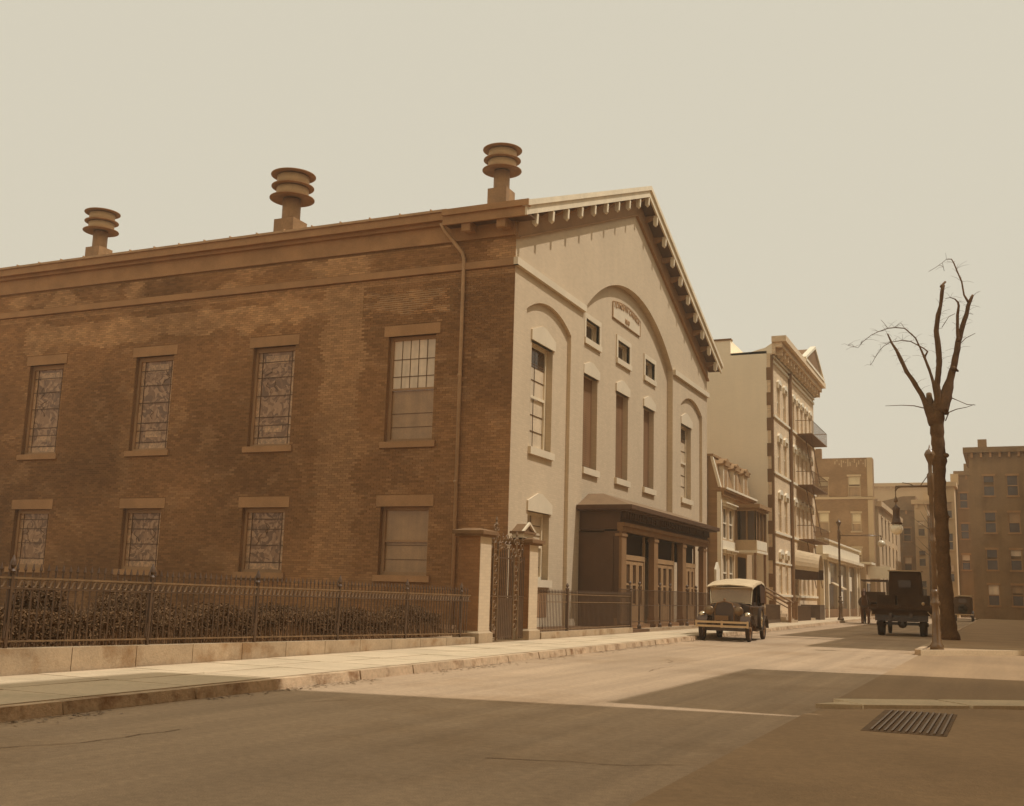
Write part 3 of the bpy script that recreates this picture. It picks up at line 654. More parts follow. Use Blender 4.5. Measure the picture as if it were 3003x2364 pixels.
for y in (4.8, 7.2, 9.57, 11.94, 14.32, 16.69, 19.11, 21.5):
    pm = M().box(FX - .018, FX + .018, y - .018, y + .018, yt(y), tz(y) + .06).lathe((FX, y, tz(y) + .05), [(.03, 0), (.045, .03), (.015, .06), (.04, .1), (.03, .15), (.004, .22)], 8)
    pm.tube([(FX, y, yt(y) + .02), (FX + .02, y - .05, yt(y) + .12), (FX, y - .02, yt(y) + .3)], .012, 5)
    pm.tube([(FX, y, tz(y) - .15), (FX, y + .06, tz(y) - .19), (FX, y + .03, tz(y) - .27)], .012, 5).build('post', m_iron, f1)
# piers
def pier(y0, y1, top, label):
    t = thing('gate_pier', label, 'gate pier', (FX - .2, (y0 + y1) / 2, .13), 'brick piers of the yard gate')
    x0, x1 = FX - .52, FX + .02
    M().box(x0, x1, y0, y1, .38, top).build('shaft', m_pierb, t); M().box(x1, x1 + .012, y0 + .004, y1 - .004, .385, top - .004).build('sunlit_tone_face', m_facade, t)  # dark shaft, pale front panel: shade and sun put into the colours
    M().box(x0 - .06, x1 + .06, y0 - .05, y1 + .1, .05, .34).hexa([(x0 - .06, y0 - .05, .34), (x1 + .06, y0 - .05, .34), (x1 + .06, y1 + .1, .34), (x0 - .06, y1 + .1, .34), (x0, y0, .39), (x1, y0, .39), (x1, y1, .39), (x0, y1, .39)]).build('base_stone', m_plinth, t)
    M().box(x0 - .07, x1 + .08, y0 - .07, y1 + .09, top, top + .05).box(x0 - .12, x1 + .13, y0 - .12, y1 + .14, top + .05, top + .13).hexa([(x0 - .12, y0 - .12, top + .13), (x1 + .13, y0 - .12, top + .13), (x1 + .13, y1 + .14, top + .13), (x0 - .12, y1 + .14, top + .13), (x0 + .1, y0 + .1, top + .19), (x1 - .1, y0 + .1, top + .19), (x1 - .1, y1 - .1, top + .19), (x0 + .1, y1 - .1, top + .19)]).build('cap_stone', m_cap, t)
    return t
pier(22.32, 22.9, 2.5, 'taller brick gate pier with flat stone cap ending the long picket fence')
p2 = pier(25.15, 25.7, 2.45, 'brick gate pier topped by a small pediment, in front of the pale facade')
fG = Fr(FX - .2, 0, (0, 1, 0), (1, 0, 0))
M().fb(fG, 24.98, 25.62, 2.62, 2.72, -.2, .12).build('pediment_block', m_fstone, p2); M().fb(fG, 24.92, 25.68, 2.72, 2.78, -.24, .17).prism(fG, [(24.95, 2.78), (25.65, 2.78), (25.3, 2.98)], -.2, .1).build('pediment', m_cap, p2)
M().prism(fG, [(24.9, 2.78), (24.98, 2.78), (25.3, 2.96), (25.62, 2.78), (25.7, 2.78), (25.3, 3.02)], .1, .16).build('pediment_moulding', m_fstone, p2)
# gate
gt = thing('yard_gate', 'ornate wrought iron gate with scrolled standards between the brick piers', 'gate', (FX, 24.0, .13))
fI = Fr(FX - .1, 0, (0, 1, 0), (1, 0, 0))
def standard(c, top):
    m_ = M()
    for s in (-.13, .13): m_.fb(fI, c + s - .015, c + s + .015, .15, top - .55, -.02, .02)
    for k in range(7):
        z = .35 + k * (top - 1.1) / 7; spiral(m_, fI, c, z + .12, .11, 1.1, 0, start=(k % 2) * 3.14, sgn=1 if k % 2 else -1, rad=.012)
        m_.fb(fI, c - .13, c + .13, z + .26, z + .275, -.015, .015)
    for s in (-1, 1):
        spiral(m_, fI, c + s * .14, top - .48, .15, 1.25, 0, start=1.57 * (1 + s), sgn=s, rad=.015); spiral(m_, fI, c + s * .08, top - .25, .1, 1.2, 0, start=1.57 * (1 + s), sgn=-s, rad=.013)
        spiral(m_, fI, c + s * .25, top - .66, .11, 1.2, 0, start=1.57 * (1 + s), sgn=-s, rad=.013)
    m_.lathe(fI.P(c, top - .2, 0), [(.02, -.4), (.02, 0), (.05, .04), (.02, .1), (.035, .15), (.003, .24)], 8)
    m_.build('scroll_standard', m_ironl, gt)
standard(23.42, 3.0); standard(24.62, 2.72)
lf = M()
for a, b in ((23.0, 23.26), (23.6, 24.42), (24.8, 25.1)):
    n_ = max(2, int((b - a) / .1))
    for k in range(n_ + 1):
        u = a + (b - a) * k / n_; lf.fb(fI, u - .01, u + .01, .16, 2.15 + .18 * math.sin(math.pi * k / n_), -.01, .01)
    for z in (.2, 1.15, 2.05): lf.fb(fI, a, b, z, z + .035, -.014, .014)
lf.build('gate_leaf', m_iron, gt)
M().fb(fI, 23.6, 24.42, .23, 1.13, -.006, .004).fb(fI, 24.8, 25.1, .23, 1.13, -.006, .004).build('kick_panel', m_iron, gt)
for c in (23.15, 23.78, 24.02, 24.26, 24.95):
    cr_ = M(); spiral(cr_, fI, c, 2.36, .12, 1.3, 0, start=c * 5, rad=.012); spiral(cr_, fI, c + .05, 2.56, .08, 1.2, 0, start=c * 3, sgn=-1, rad=.011); cr_.build('scroll_crest', m_ironl, gt)
# short fence before the porch
f2 = thing('iron_fence', 'short picket fence with a low ledge between the gate and the dark porch', 'fence', (FX, 29.6, .13))
M().box(FX - .1, FX + .1, 25.85, 33.3, 0, .29).build('plinth_stone', m_plinth, f2)
rail(f2, 1.24, 1.265, 25.8, 33.4, 0, 0, m_ironl); rail(f2, 1.04, 1.06, 25.8, 33.4, 0, 0, m_ironl); rail(f2, .34, .36, 25.8, 33.4, 0, 0, m_ironl)
pk2 = M().tube([(0, 0, 0), (0, 0, 1.0)], .0095, 5).lathe((0, 0, .98), [(.009, 0), (.02, .02), (.014, .05), (.002, .1)], 6).mesh('picket', m_iron)
y = 25.95
while y < 33.3: link('picket', pk2, f2, at=(FX, y, .3)); y += .105
for y in (27.85, 33.35): M().box(FX - .04, FX + .04, y - .04, y + .04, .13, 1.38).lathe((FX, y, 1.38), [(.05, 0), (.06, .03), (.02, .06), (.05, .11), (.003, .18)], 8).build('post', m_iron, f2)
# entrance railing with ball-topped posts
f3 = thing('entrance_railing', 'tall railing with ball topped posts before the three porch doors', 'railing', (-11.3, 40, .13))
M().box(-11.42, -11.18, 33.4, 46.6, 0, .2).build('step_stone', m_plinth, f3)
for y in (34.65, 35.7, 38.1, 39.4, 41.75, 43.1, 45.3, 46.4):
    M().lathe((-11.3, y, 0), [(.07, .2), (.07, .3), (.035, .34), (.032, 1.5), (.055, 1.52), (.055, 1.58), (.02, 1.6), (.02, 1.64)], 8).ball((-11.3, y, 1.69), .06, 10).build('post', m_iron, f3)
for z in (1.46, .95, .42): M().box(-11.312, -11.288, 33.5, 46.4, z, z + .025).build('rail', m_iron, f3)
pk3 = M().tube([(0, 0, 0), (0, 0, 1.24)], .009, 4).mesh('picket', m_iron); y = 33.6
while y < 46.3: link('picket', pk3, f3, at=(-11.3, y, .24)); y += .115
rt = M()
for k in range(6): rt.box(FX - .45 + k * .01, FX - .43 + k * .01, 33.38 + k * .01, 33.4 + k * .01, .2, 1.3)
for z in (.35, 1.2): rt.hexa([(FX, 33.35, z), (FX + .03, 33.35, z), (-11.27, 33.55, z), (-11.3, 33.55, z), (FX, 33.35, z + .03), (FX + .03, 33.35, z + .03), (-11.27, 33.55, z + .03), (-11.3, 33.55, z + .03)])
rt.build('return_rail', m_iron, f3)
# bushes and dead grass
def leaves(mb, c, r, n, sz, flat=1.0):
    for _ in range(n):
        v = Vector((random.gauss(0, 1), random.gauss(0, 1), random.gauss(0, 1))).normalized(); k = random.uniform(.55, 1) ** .5 * (1 + .16 * noise.noise(v * 2.2))
        p = Vector(c) + Vector((v.x * r[0], v.y * r[1], abs(v.z) * r[2])) * k; a = Vector((random.uniform(-1, 1), random.uniform(-1, 1), random.uniform(-1, 1))).normalized()
        b = a.cross(Vector((random.uniform(-1, 1), random.uniform(-1, 1), random.uniform(-1, 1)))).normalized(); s = sz * random.uniform(.6, 1.3)
        mb.add([p - a * s, p + b * s * .5, p + a * s, p - b * s * .5], [(0, 1, 2, 3)])
random.seed(21)
BU = [(-12.6, 11.6, .55, .95, 'rounded leafless bush behind the picket fence, left of the long fence'), (-14.2, 15.2, .8, 1.0, 'low dense bush behind the fence below the leftmost stained window pair'),
      (-13.2, 13.9, .7, .8, 'small dark bush between the two rounded bushes in the yard'), (-13.6, 18.6, 1.0, .62, 'low bush behind the fence near the tall gate pier'), (-12.0, 8.8, .5, .8, 'dark bush at the near end of the yard fence')]
for x, y, r, h, lab in BU:
    t = thing('garden_bush', lab, 'bush', (x, y, .3), 'bushes in the church yard')
    st = M()
    for k in range(9):
        a = random.uniform(0, 6.28); st.tube([(x, y, .25), (x + math.cos(a) * r * .4, y + math.sin(a) * r * .4, .3 + h * .5), (x + math.cos(a) * r * .7, y + math.sin(a) * r * .7, .3 + h * .85)], [.018, .012, .004], 4)
    st.build('stem', m_bark, t); lv = M(); leaves(lv, (x, y, .35), (r, r, h * .9), 7000, .024); lv.build('foliage', m_leaf, t)
gm = M(); random.seed(8)
for _ in range(9000):
    y = random.uniform(3, 22); x = FX - .15 - abs(random.gauss(0, .5)); h = random.uniform(.06, .34) * (1.15 if noise.noise(Vector((x, y * .7, 0))) > 0 else .55); a = random.uniform(0, 6.28); l = random.uniform(0, .14)
    z0 = .3; w2 = .008; gm.add([(x - w2 * math.sin(a), y + w2 * math.cos(a), z0), (x + w2 * math.sin(a), y - w2 * math.cos(a), z0), (x + l * math.cos(a), y + l * math.sin(a), z0 + h)], [(0, 1, 2)])
o = gm.build('grass', m_grass); o['kind'] = 'stuff'
hd = M(); random.seed(9)
for _ in range(80000):
    y = random.uniform(2.5, 21.8); hh = .8 + .34 * noise.noise(Vector((y * .8, 0, 0))) ; z = .3 + (hh - .3) * random.random() ** .7; x = FX - .6 - abs(random.gauss(0, .35))
    a = Vector((random.uniform(-1, 1), random.uniform(-1, 1), random.uniform(-.6, 1))).normalized(); b_ = a.cross(Vector((random.uniform(-1, 1), random.uniform(-1, 1), .2))).normalized(); p = Vector((x, y, z)); l = random.uniform(.015, .034)
    hd.add([p - a * l, p + b_ * .012, p + a * l, p - b_ * .012], [(0, 1, 2, 3)])
o = hd.build('undergrowth', m_leaf); o['kind'] = 'stuff'
gm = M()
for _ in range(5000):
    y = random.uniform(6, 30); x = random.uniform(-34, FX - 1); h = random.uniform(.1, .42); a = random.uniform(0, 6.28); l = random.uniform(0, .2); w2 = .014
    gm.add([(x - w2 * math.sin(a), y + w2 * math.cos(a), .26), (x + w2 * math.sin(a), y - w2 * math.cos(a), .26), (x + l * math.cos(a), y + l * math.sin(a), .26 + h)], [(0, 1, 2)])
o = gm.build('yard_weeds', m_leaf); o['kind'] = 'stuff'

# ================================================================== MANSARD HOUSE
mh = thing('mansard_house', 'small clapboard house with a slanted mansard roof and dormers beside the church', 'house', (-15, 58.6, .1))
XM = -13.15; fM = Fr(XM, 0, (0, 1, 0), (1, 0, 0)); y0, y1 = 55.0, 62.5
mo = [(55.55, 56.55, 4.3, 5.95), (56.95, 57.95, 4.3, 5.95), (55.55, 56.55, 1.6, 3.55), (56.95, 57.95, 1.6, 3.55)]
wall(fM, y0, y1, .1, 6.7, mo, -.3, 0).build('front_wall', m_tanwall, mh)
M().box(-24, XM - .31, y0 + .1, y1, .1, 6.7).build('body', m_clap, mh)
cb = M().hexa([(-10.4, -.03, 0), (0, -.03, 0), (0, .1, 0), (-10.4, .1, 0), (-10.4, 0, .125), (0, 0, .125), (0, .1, .125), (-10.4, .1, .125)]).mesh('clapboard', m_clap)
for k in range(54): link('clapboard', cb, mh, at=(XM - .02, y0 + .0, .1 + k * .125))
M().box(XM - .16, XM + .05, y0 - .04, y0 + .16, .1, 6.65).build('corner_board', m_white, mh)
M().extr([(XM, y0 + .0, 6.85), (XM - .42, y0 + .0, 8.5), (-23, y0 + .0, 8.5), (-24, y0 + .0, 6.85)], (0, y1 - y0, 0)).build('roof', m_clap, mh)
M().extr([(XM + .04, y0 - .05, 6.9), (XM - .38, y0 - .05, 8.5), (XM - .52, y0 - .05, 8.5), (XM - .1, y0 - .05, 6.9)], (0, .2, 0)).build('roof_edge', m_white, mh)
M().box(-23.2, XM - .34, y0 - .1, y1, 8.5, 8.62).build('roof_coping', m_clap, mh)
M().box(-24, XM + .3, y0 - .02, y1 + .05, 6.72, 6.86).box(-24, XM + .18, y0, y1, 6.5, 6.72).build('cornice', m_clap, mh)
M().box(XM + .28, XM + .34, y0 - .04, y1 + .08, 6.8, 6.9).build('cornice_edge', m_white, mh)
for c in (56.3, 58.7, 61.1):
    d = M().box(XM - 1.2, XM - .02, c - .5, c + .5, 6.9, 8.1).build('dormer', m_white, mh)
    M().box(XM - .02, XM + .0, c - .33, c + .33, 7.0, 7.95).build('pane', m_glassb, d)
    hd = M().box(XM - 1.1, XM + .1, c - .62, c + .62, 8.1, 8.2).prism(Fr(XM + .05, 0, (0, 1, 0), (1, 0, 0)), [(c - .6, 8.2), (c + .6, 8.2), (c + .25, 8.42), (c, 8.52), (c - .25, 8.42)], -.5, .04)
    for s in (-.55, .55): hd.ball((XM + .08, c + s, 8.3), .09, 8)
    hd.build('dormer_hood', m_clap, d)
for q in mo:
    w_ = window(mh, fM, *q, -.12, m_white, m_glassd, 1, 0, fw=.08, bar=.05, bar_m=m_white)
    M().fb(fM, q[0] - .12, q[1] + .12, q[3] + .02, q[3] + .16, 0, .16).fb(fM, q[0] - .18, q[1] + .18, q[3] + .16, q[3] + .22, 0, .24).build('window_hood', m_white, mh)
M().fb(fM, 55.25, 58.2, 3.76, 4.22, 0, .05).build('white_panel', m_white, mh)
bay = M().box(XM, -12.05, 58.45, 61.2, 3.85, 4.4).build('bay_window', m_tanwall, mh); M().box(XM, -12.05, 58.45, 61.2, 5.95, 6.1).build('head_beam', m_tanwall, bay)
M().box(XM, -11.8, 58.2, 61.45, 6.1, 6.3).box(XM, -11.95, 58.35, 61.3, 6.0, 6.1).build('cornice', m_clap, bay)
M().box(-12.9, -12.12, 58.52, 61.1, 4.4, 5.95).build('pane', m_glassd, bay)
bf = M()
for x in (XM, -12.6, -12.15): bf.box(x, x + .09, 58.44, 58.53, 4.4, 5.95)
for yy in (58.44, 59.3, 60.25, 61.12): bf.box(-12.13, -12.04, yy, yy + .09, 4.4, 5.95)
bf.build('mullions', m_clap, bay); M().box(-12.05, -12.02, 58.5, 61.15, 3.9, 4.38).build('panel', m_white, bay); M().box(XM, -12.0, 58.4, 61.25, 3.72, 3.85).build('ledge', m_white, bay)
for yy in (58.5, 61.05): M().box(-12.2, -12.08, yy, yy + .12, 1.05, 3.72).build('porch_post', m_porchl, mh)
M().box(XM, XM + .03, 58.9, 60.8, 1.05, 3.5).build('door', m_dark, mh)
M().box(XM, -12.05, 58.45, 61.2, .1, 1.05).build('porch_floor', m_trimstone, mh)
for k in range(6): M().box(-12.05, -12.05 + 1.7 - k * .28, 58.9, 60.8, .1 + k * .155, .255 + k * .155).build('step', m_plinth, mh)
for yy in (58.85, 60.85): M().tube([(-12.1, yy, 1.95), (-10.45, yy, 1.08)], .045, 6).tube([(-12.1, yy, 1.72), (-10.45, yy, .85)], .03, 6).build('stair_rail', m_porchl, mh)
for yy in (58.85, 60.85): M().box(-10.5, -10.36, yy - .07, yy + .07, .12, 1.15).box(-10.54, -10.32, yy - .11, yy + .11, 1.15, 1.22).build('newel_post', m_porchl, mh)
fw3 = M().box(-10.9, -10.84, 54.8, 58.6, .12, .3)
y = 54.9
while y < 58.6: fw3.tube([(-10.87, y, .2), (-10.87, y, 1.05)], .012, 4); y += .13
fw3.box(-10.9, -10.84, 54.8, 58.6, 1.0, 1.04)
solid('area_railing', fw3, m_iron, 'low dark railing in front of the clapboard mansard house', 'railing')
# small white gabled post sign in front of the clapboard
sg = M(); sg.prism(Fr(-12.4, 0, (0, 1, 0), (1, 0, 0)), [(50.6, 1.9), (51.3, 1.9), (51.3, 2.6), (50.95, 2.95), (50.6, 2.6)], 0, .1).box(-12.4, -12.3, 50.65, 51.25, .1, 1.9)
solid('notice_board', sg, m_white, 'narrow white notice board with a pointed top beside the porch end', 'sign')

# ================================================================== TENEMENT
te = thing('tenement', 'tall tan tenement with bracketed cornice, small pediment and window hoods', 'apartment building', (-16, 70.5, .1))
XT = -12.0; fT = Fr(XT, 0, (0, 1, 0), (1, 0, 0)); ty0, ty1 = 63.2, 78.3
fl = [(11.98, 14.0), (8.68, 10.75), (5.25, 7.38), (1.65, 3.9)]
cols = [(64.6, 65.45), (66.55, 67.4), (69.6, 70.4), (71.2, 72.0), (72.8, 73.6), (74.4, 75.2), (76.1, 76.9)]
to = [(a, b, z0, z1) for z0, z1 in fl for a, b in cols if not (z0 < 2 and a == 69.6)] + [(69.5, 70.7, .3, 3.1)]
wall(fT, ty0, ty1, .1, 15.6, to, -.3, 0).build('front_wall', m_ten_front, te)
M().box(-26, XT - .31, ty0, ty1, .1, 15.75).box(-26, -14.45, ty0, ty1, 15.75, 16.55).build('party_wall', m_ten_side, te)
M().extr([(-14.45, ty0, 15.7), (-13.2, ty0, 15.75), (-12.4, ty0, 15.95), (XT, ty0, 16.2), (XT, ty0, 15.6), (-14.45, ty0, 15.6)], (0, .35, 0)).build('parapet', m_ten_side, te)
M().box(-26, -14.4, ty0 - .06, ty0 + .4, 16.55, 16.65).build('coping', m_quoin, te)
for k in range(10):
    z = .5 + k * 1.5; o = M().box(XT - .34, XT + .02, ty0 - .03, ty0 + .25, z, z + .75).build('quoin', m_quoin, te)
    if z + 1.5 < 15.6: M().box(XT - .1, XT + .02, ty0 - .025, ty0 + .25, z + .75, z + 1.5).build('quoin', m_quoin, te)
M().tube([(XT + .1, 68.5, .2), (XT + .1, 68.5, 15.4)], .12, 8).build('downpipe', m_quoin, te)
M().box(XT, XT + .85, ty0 - .1, ty1 + .3, 16.25, 16.6).box(XT, XT + .6, ty0, ty1 + .15, 15.95, 16.25).box(XT, XT + .2, ty0, ty1, 15.55, 15.95).build('cornice', m_ten_front, te)
M().box(XT + .0, XT + .08, ty0 + .2, ty1, 15.05, 15.2).box(XT, XT + .1, ty0 + .2, ty1, 15.38, 15.5).build('frieze_band', m_white, te)
for k in range(15): M().box(XT, XT + .5, ty0 + .5 + k * 1.02, ty0 + .72 + k * 1.02, 15.55, 15.95).build('bracket', m_ten_front, te)
M().prism(fT, [(70.4, 16.6), (77.6, 16.6), (74.6, 18.15), (74.0, 18.15)], -.6, .75).build('pediment', m_quoin, te)
M().prism(fT, [(70.2, 16.55), (77.8, 16.55), (77.8, 16.72), (70.2, 16.72)], .7, .9).prism(fT, [(70.3, 16.7), (74.3, 18.2), (74.3, 18.4), (70.1, 16.8)], .5, .85).prism(fT, [(78.0, 16.7), (74.3, 18.2), (74.3, 18.4), (78.1, 16.8)], .5, .85).build('pediment_edge', m_white, te)
for (a, b, z0, z1) in to:
    if z0 < 1: M().fb(fT, a, b, z0, z1, -.28, -.2).build('door', m_dark, te); continue
    window(te, fT, a, b, z0, z1, -.16, m_white, [m_glassb, m_glassm], 0, 0, fw=.07)
    c = (a + b) / 2; M().prism(fT, [(a - .12, z1 - .25), (a, z1 - .25), (a, z1 + .02), (b, z1 + .02), (b, z1 - .25), (b + .12, z1 - .25), (b + .12, z1 + .12), (c + .2, z1 + .3), (c - .2, z1 + .3), (a - .12, z1 + .12)], 0, .13).build('window_hood', m_white, te)
for z in (11.82, 8.5, 5.05, 1.48): M().fb(fT, ty0 + .03, ty1, z, z + .13, 0, .1).build('sill_band', m_white, te)
M().fb(fT, ty0 + .03, ty1, 3.35, 3.45, 0, .07).build('sill_band', m_white, te)
for z in (11.9, 8.6, 5.15):
    fe = M(); fe.box(XT + .02, XT + 1.05, 70.8, 77.2, z - .06, z)
    for yy in [70.8 + i * .32 for i in range(21)]: fe.tube([(XT + 1.03, yy, z), (XT + 1.03, yy, z + .85)], .014, 4)
    fe.tube([(XT, 70.8, z + .85), (XT + 1.03, 70.8, z + .85), (XT + 1.03, 77.2, z + .85), (XT, 77.2, z + .85)], .022, 4).tube([(XT + .8, 72, z), (XT + .8, 75.5, z - 3.0)], .03, 4).tube([(XT + .4, 72, z), (XT + .4, 75.5, z - 3.0)], .03, 4)
    fe.build('fire_escape', m_quoin, te)
for k in range(3): M().box(XT, XT + 1.0 - k * .3, 69.2, 71.0, .1 + k * .15, .25 + k * .15).build('step', m_plinth, te)
M().box(XT, XT + 1.2, 71.6, 73.6, .12, 1.05).build('cellar_hatch', m_iron, te)
ar = M(); y = 63.6
while y < 69: ar.tube([(-10.95, y, .12), (-10.95, y, 1.0)], .014, 4); y += .16
ar.box(-10.97, -10.93, 63.5, 69, .96, 1.0)
solid('area_railing', ar, m_iron, 'dark iron railing in front of the tall tan tenement', 'railing')
aw = M(); n_ = 14; r_ = 1.05
for k in range(n_):
    a0, a1 = math.pi * k / n_, math.pi * (k + 1) / n_
    aw.hexa([(XT + .02, 70.4 - r_ * math.cos(a0), 3.2 + r_ * 1.15 * math.sin(a0)), (-10.5, 70.4 - r_ * math.cos(a0), 3.05 + r_ * math.sin(a0)), (-10.5, 70.4 - r_ * math.cos(a1), 3.05 + r_ * math.sin(a1)), (XT + .02, 70.4 - r_ * math.cos(a1), 3.2 + r_ * 1.15 * math.sin(a1)),
             (XT + .02, 70.4 - (r_ + .03) * math.cos(a0), 3.2 + (r_ + .03) * 1.15 * math.sin(a0)), (-10.5, 70.4 - (r_ + .03) * math.cos(a0), 3.05 + (r_ + .03) * math.sin(a0)), (-10.5, 70.4 - (r_ + .03) * math.cos(a1), 3.05 + (r_ + .03) * math.sin(a1)), (XT + .02, 70.4 - (r_ + .03) * math.cos(a1), 3.2 + (r_ + .03) * 1.15 * math.sin(a1))])
awn = aw.build('awning', m_canvas, te)
for yy in (69.34, 71.42): M().box(XT, -10.52, yy, yy + .04, 2.6, 3.2).build('valance', m_canvasd, awn)

# ================================================================== STORE ROW
st_ = thing('corner_store', 'single-storey white parapet shop row with dark shop windows', 'shop', (-15, 92, .1))
M().box(-24, -12.25, 81.4, 103, .1, 4.7).build('body', m_tanwall, st_)
M().box(-24, -12.0, 81.4, 103, 4.7, 5.72).build('parapet', m_white, st_); M().box(-24, -11.86, 81.3, 103.1, 5.72, 5.84).build('coping', m_white, st_)
M().box(-12.25, -11.6, 81.4, 103, 4.45, 4.68).box(-12.25, -11.75, 81.4, 103, 4.3, 4.45).build('cornice', m_cream, st_)
M().box(-12.27, -12.2, 81.7, 102.8, .6, 4.2).build('shop_glass', m_glassd, st_)
for y in (81.4, 83.6, 89.6, 95.2, 100.6, 102.6): M().box(-12.25, -11.98, y, y + .4, .1, 4.3).build('pilaster', m_cream, st_)
M().box(-12.22, -12.05, 81.8, 102.6, .1, .75).build('stall_riser', m_quoin, st_)
for y, z, h in ((84.4, 2.6, 1.5), (91.0, 1.2, .9), (91.2, 2.5, .9), (96.8, 2.2, 1.2), (101.3, 2.6, 1.2)): M().box(-12.18, -12.12, y, y + 1.3, z, z + h).build('window_poster', m_white, st_)
M().extr([(-12.15, 86, 2.75), (-11.3, 86, 2.3), (-11.3, 86, 2.2), (-12.15, 86, 2.65)], (0, 2.4, 0)).build('awning', m_canvas, st_)
# projecting white sign board and shop at the end
s2 = thing('end_shop', 'small shop front with white hanging sign board beyond the parapet shops', 'shop', (-13, 107, .1))
M().box(-22, -11.5, 103.4, 106.5, .1, 4.7).build('body', m_tanwall, s2); M().box(-22, -11.0, 103.3, 106.6, 4.7, 4.9).build('cornice', m_white, s2)
M().box(-11.5, -11.42, 103.8, 106.2, .5, 3.0).build('shop_glass', m_glassd, s2)
sb = M().box(-11.4, -9.5, 103.9, 104.0, 3.45, 4.55); solid('sign_board', sb, m_white, 'blank white sign board hanging over the pavement at the last shop', 'sign')

# ================================================================== FAR BUILDINGS
def far_block(name, label, x0, x1, y0, y1, h, m, wins=(), side_wins=(), cornice=None, cat='building', wm=m_winpale, quoin=False, group='distant buildings closing the street'):
    t = thing(name, label, cat, ((x0 + x1) / 2, y0, 0), group)
    f = Fr(0, y0, (1, 0, 0), (0, -1, 0)); wall(f, x0, x1, 0, h, wins, -.25, 0).build('front_wall', m, t)
    M().box(x0 + .01, x1 - .3, y0 + .26, y1, 0, h).build('body', m, t)
    fx = Fr(x1, 0, (0, 1, 0), (1, 0, 0)); wall(fx, y0 + .26, y1, 0, h - .01, side_wins, -.29, 0).build('side_wall', m, t)
    for q in wins:
        zm = (q[2] + q[3]) / 2
        wn = M().fb(f, q[0], q[0] + .08, q[2], q[3], -.18, -.05).fb(f, q[1] - .08, q[1], q[2], q[3], -.18, -.05).fb(f, q[0] + .08, q[1] - .08, zm - .05, zm + .05, -.18, -.06).build('window', m_tanwall if m in (m_apt, m_tanwall) else m_sash, t)
        hb = random.choice((0, .15, .3, -.2)); M().fb(f, q[0] + .08, q[1] - .08, zm + .05 + hb, q[3], -.2, -.12).build('pane', wm if wm is m_winpale else random.choice((m_glassb, m_glassd, m_glassm)), wn); M().fb(f, q[0] + .08, q[1] - .08, q[2], zm - .05, -.2, -.14).build('pane', m_glassb if wm is m_winpale else m_glassd, wn)
    for q in wins:
        M().fb(f, q[0] - .08, q[1] + .08, q[2] - .16, q[2], -.1, .09).build('sill', m_trimstone if m is m_apt2 else m_tanwall, t); M().fb(f, q[0] - .08, q[1] + .08, q[3], q[3] + .2, -.1, .05).build('lintel', m_trimstone if m is m_apt2 else m_tanwall, t)
    if cornice:
        for k in range(int((x1 - x0) / .8)): M().fb(f, x0 + .2 + k * .8, x0 + .4 + k * .8, h - .45, h, 0, cornice * .7).build('bracket', m_trimstone if m is m_apt2 else m_tanwall, t)
        M().box(x0 + .8, x0 + 1.6, y0 + 3, y0 + 3.8, h + .5, h + 1.7).build('chimney', m, t)
    for q in side_wins: 
        wn = M().fb(fx, q[0], q[1], q[2], q[3], -.2, -.13).build('window', m_glassd, t)
        M().fb(fx, q[0] - .1, q[1] + .1, q[3], q[3] + .2, 0, .1).build('lintel', m_tanwall, wn)
    if cornice: M().box(x0 - cornice, x1 + cornice, y0 - cornice, y1, h, h + .5).build('cornice', m, t)
    return t
def grid(xs, zs, w_, h_): return [(x, x + w_, z, z + h_) for x in xs for z in zs]
AY = 104.5 + 3
aw_ = grid([-15.75], [11.2, 7.95, 4.7], .95, 1.7)[:3] + [(-13.0, -11.9 + .05, 11.2, 13.1), (-12.75, -11.85, 7.95, 9.6), (-12.75, -11.85, 4.7, 6.3)]
ap = far_block('brick_apartment', 'dark brick apartment block with pale blinds standing beyond the white shops', -17.8, -11.6 + .45, AY, AY + 1.4, 14.9, m_apt, [(a - .4, b - .4, c, d) for a, b, c, d in aw_], [], None, 'apartment building')
M().box(-17.8, -10.9, AY - .1, AY, 10.95, 11.15).build('string_course', m_tanwall, ap)
M().box(-11.62, -11.13, AY - .03, AY, .1, 10.9).box(-11.62, -11.13, AY - .03, AY, 11.2, 14.9).build('quoin_strip', m_tanwall, ap)
M().box(-16.6, -15.85, AY + .2, AY + .8, 14.9, 15.9).build('chimney', m_apt, ap)
pw = M()
for k in range(16): pw.box(-14.6 + k * .2, -14.5 + k * .2, AY - .02, AY, 14.3 + .3 * math.sin(k * 1.7), 14.6 + .2 * math.sin(k * 2.3))
pw.build('parapet_ornament', m_tanwall, ap)
far_block('row_house', 'pale row house facade receding past the dark brick apartment block', -18, -10.9, AY + 2, 133, 10.4, m_tanwall, [], grid([], [], 0, 0) + [(y, y + 1.1, z, z + 1.9) for y in (112, 115.5, 119, 123, 127) for z in (2.2, 5.0, 7.6)], .35, 'row house')
far_block('distant_gable_house', 'brown gabled house far down the street under the low pale roofline', -15.6, -9.6, 137, 150, 12.2, m_apt2, grid([-12.4, -10.9], [5.2, 2.0, 8.6], .9, 1.5), [(y, y + 1, z, z + 1.8) for y in (139, 142, 145) for z in (3, 6, 9)], .2, 'house', m_glassd)
gh = M().prism(Fr(0, 136.98, (1, 0, 0), (0, -1, 0)), [(-15.8, 12.7), (-9.4, 12.7), (-9.4, 13.9), (-10.8, 13.9)], -8, 0); bpy.data.objects['distant_gable_house']; gh.build('roof', m_apt2, bpy.data.objects['distant_gable_house'])
far_block('distant_long_block', 'long pale flat-roofed building on the skyline behind the gabled house', -24, -8, 168, 180, 18.2, m_tanwall, grid([-22, -18.5, -15, -11.5], [10, 13.6], 1.2, 1.9), [], .3, 'building', m_glassb)
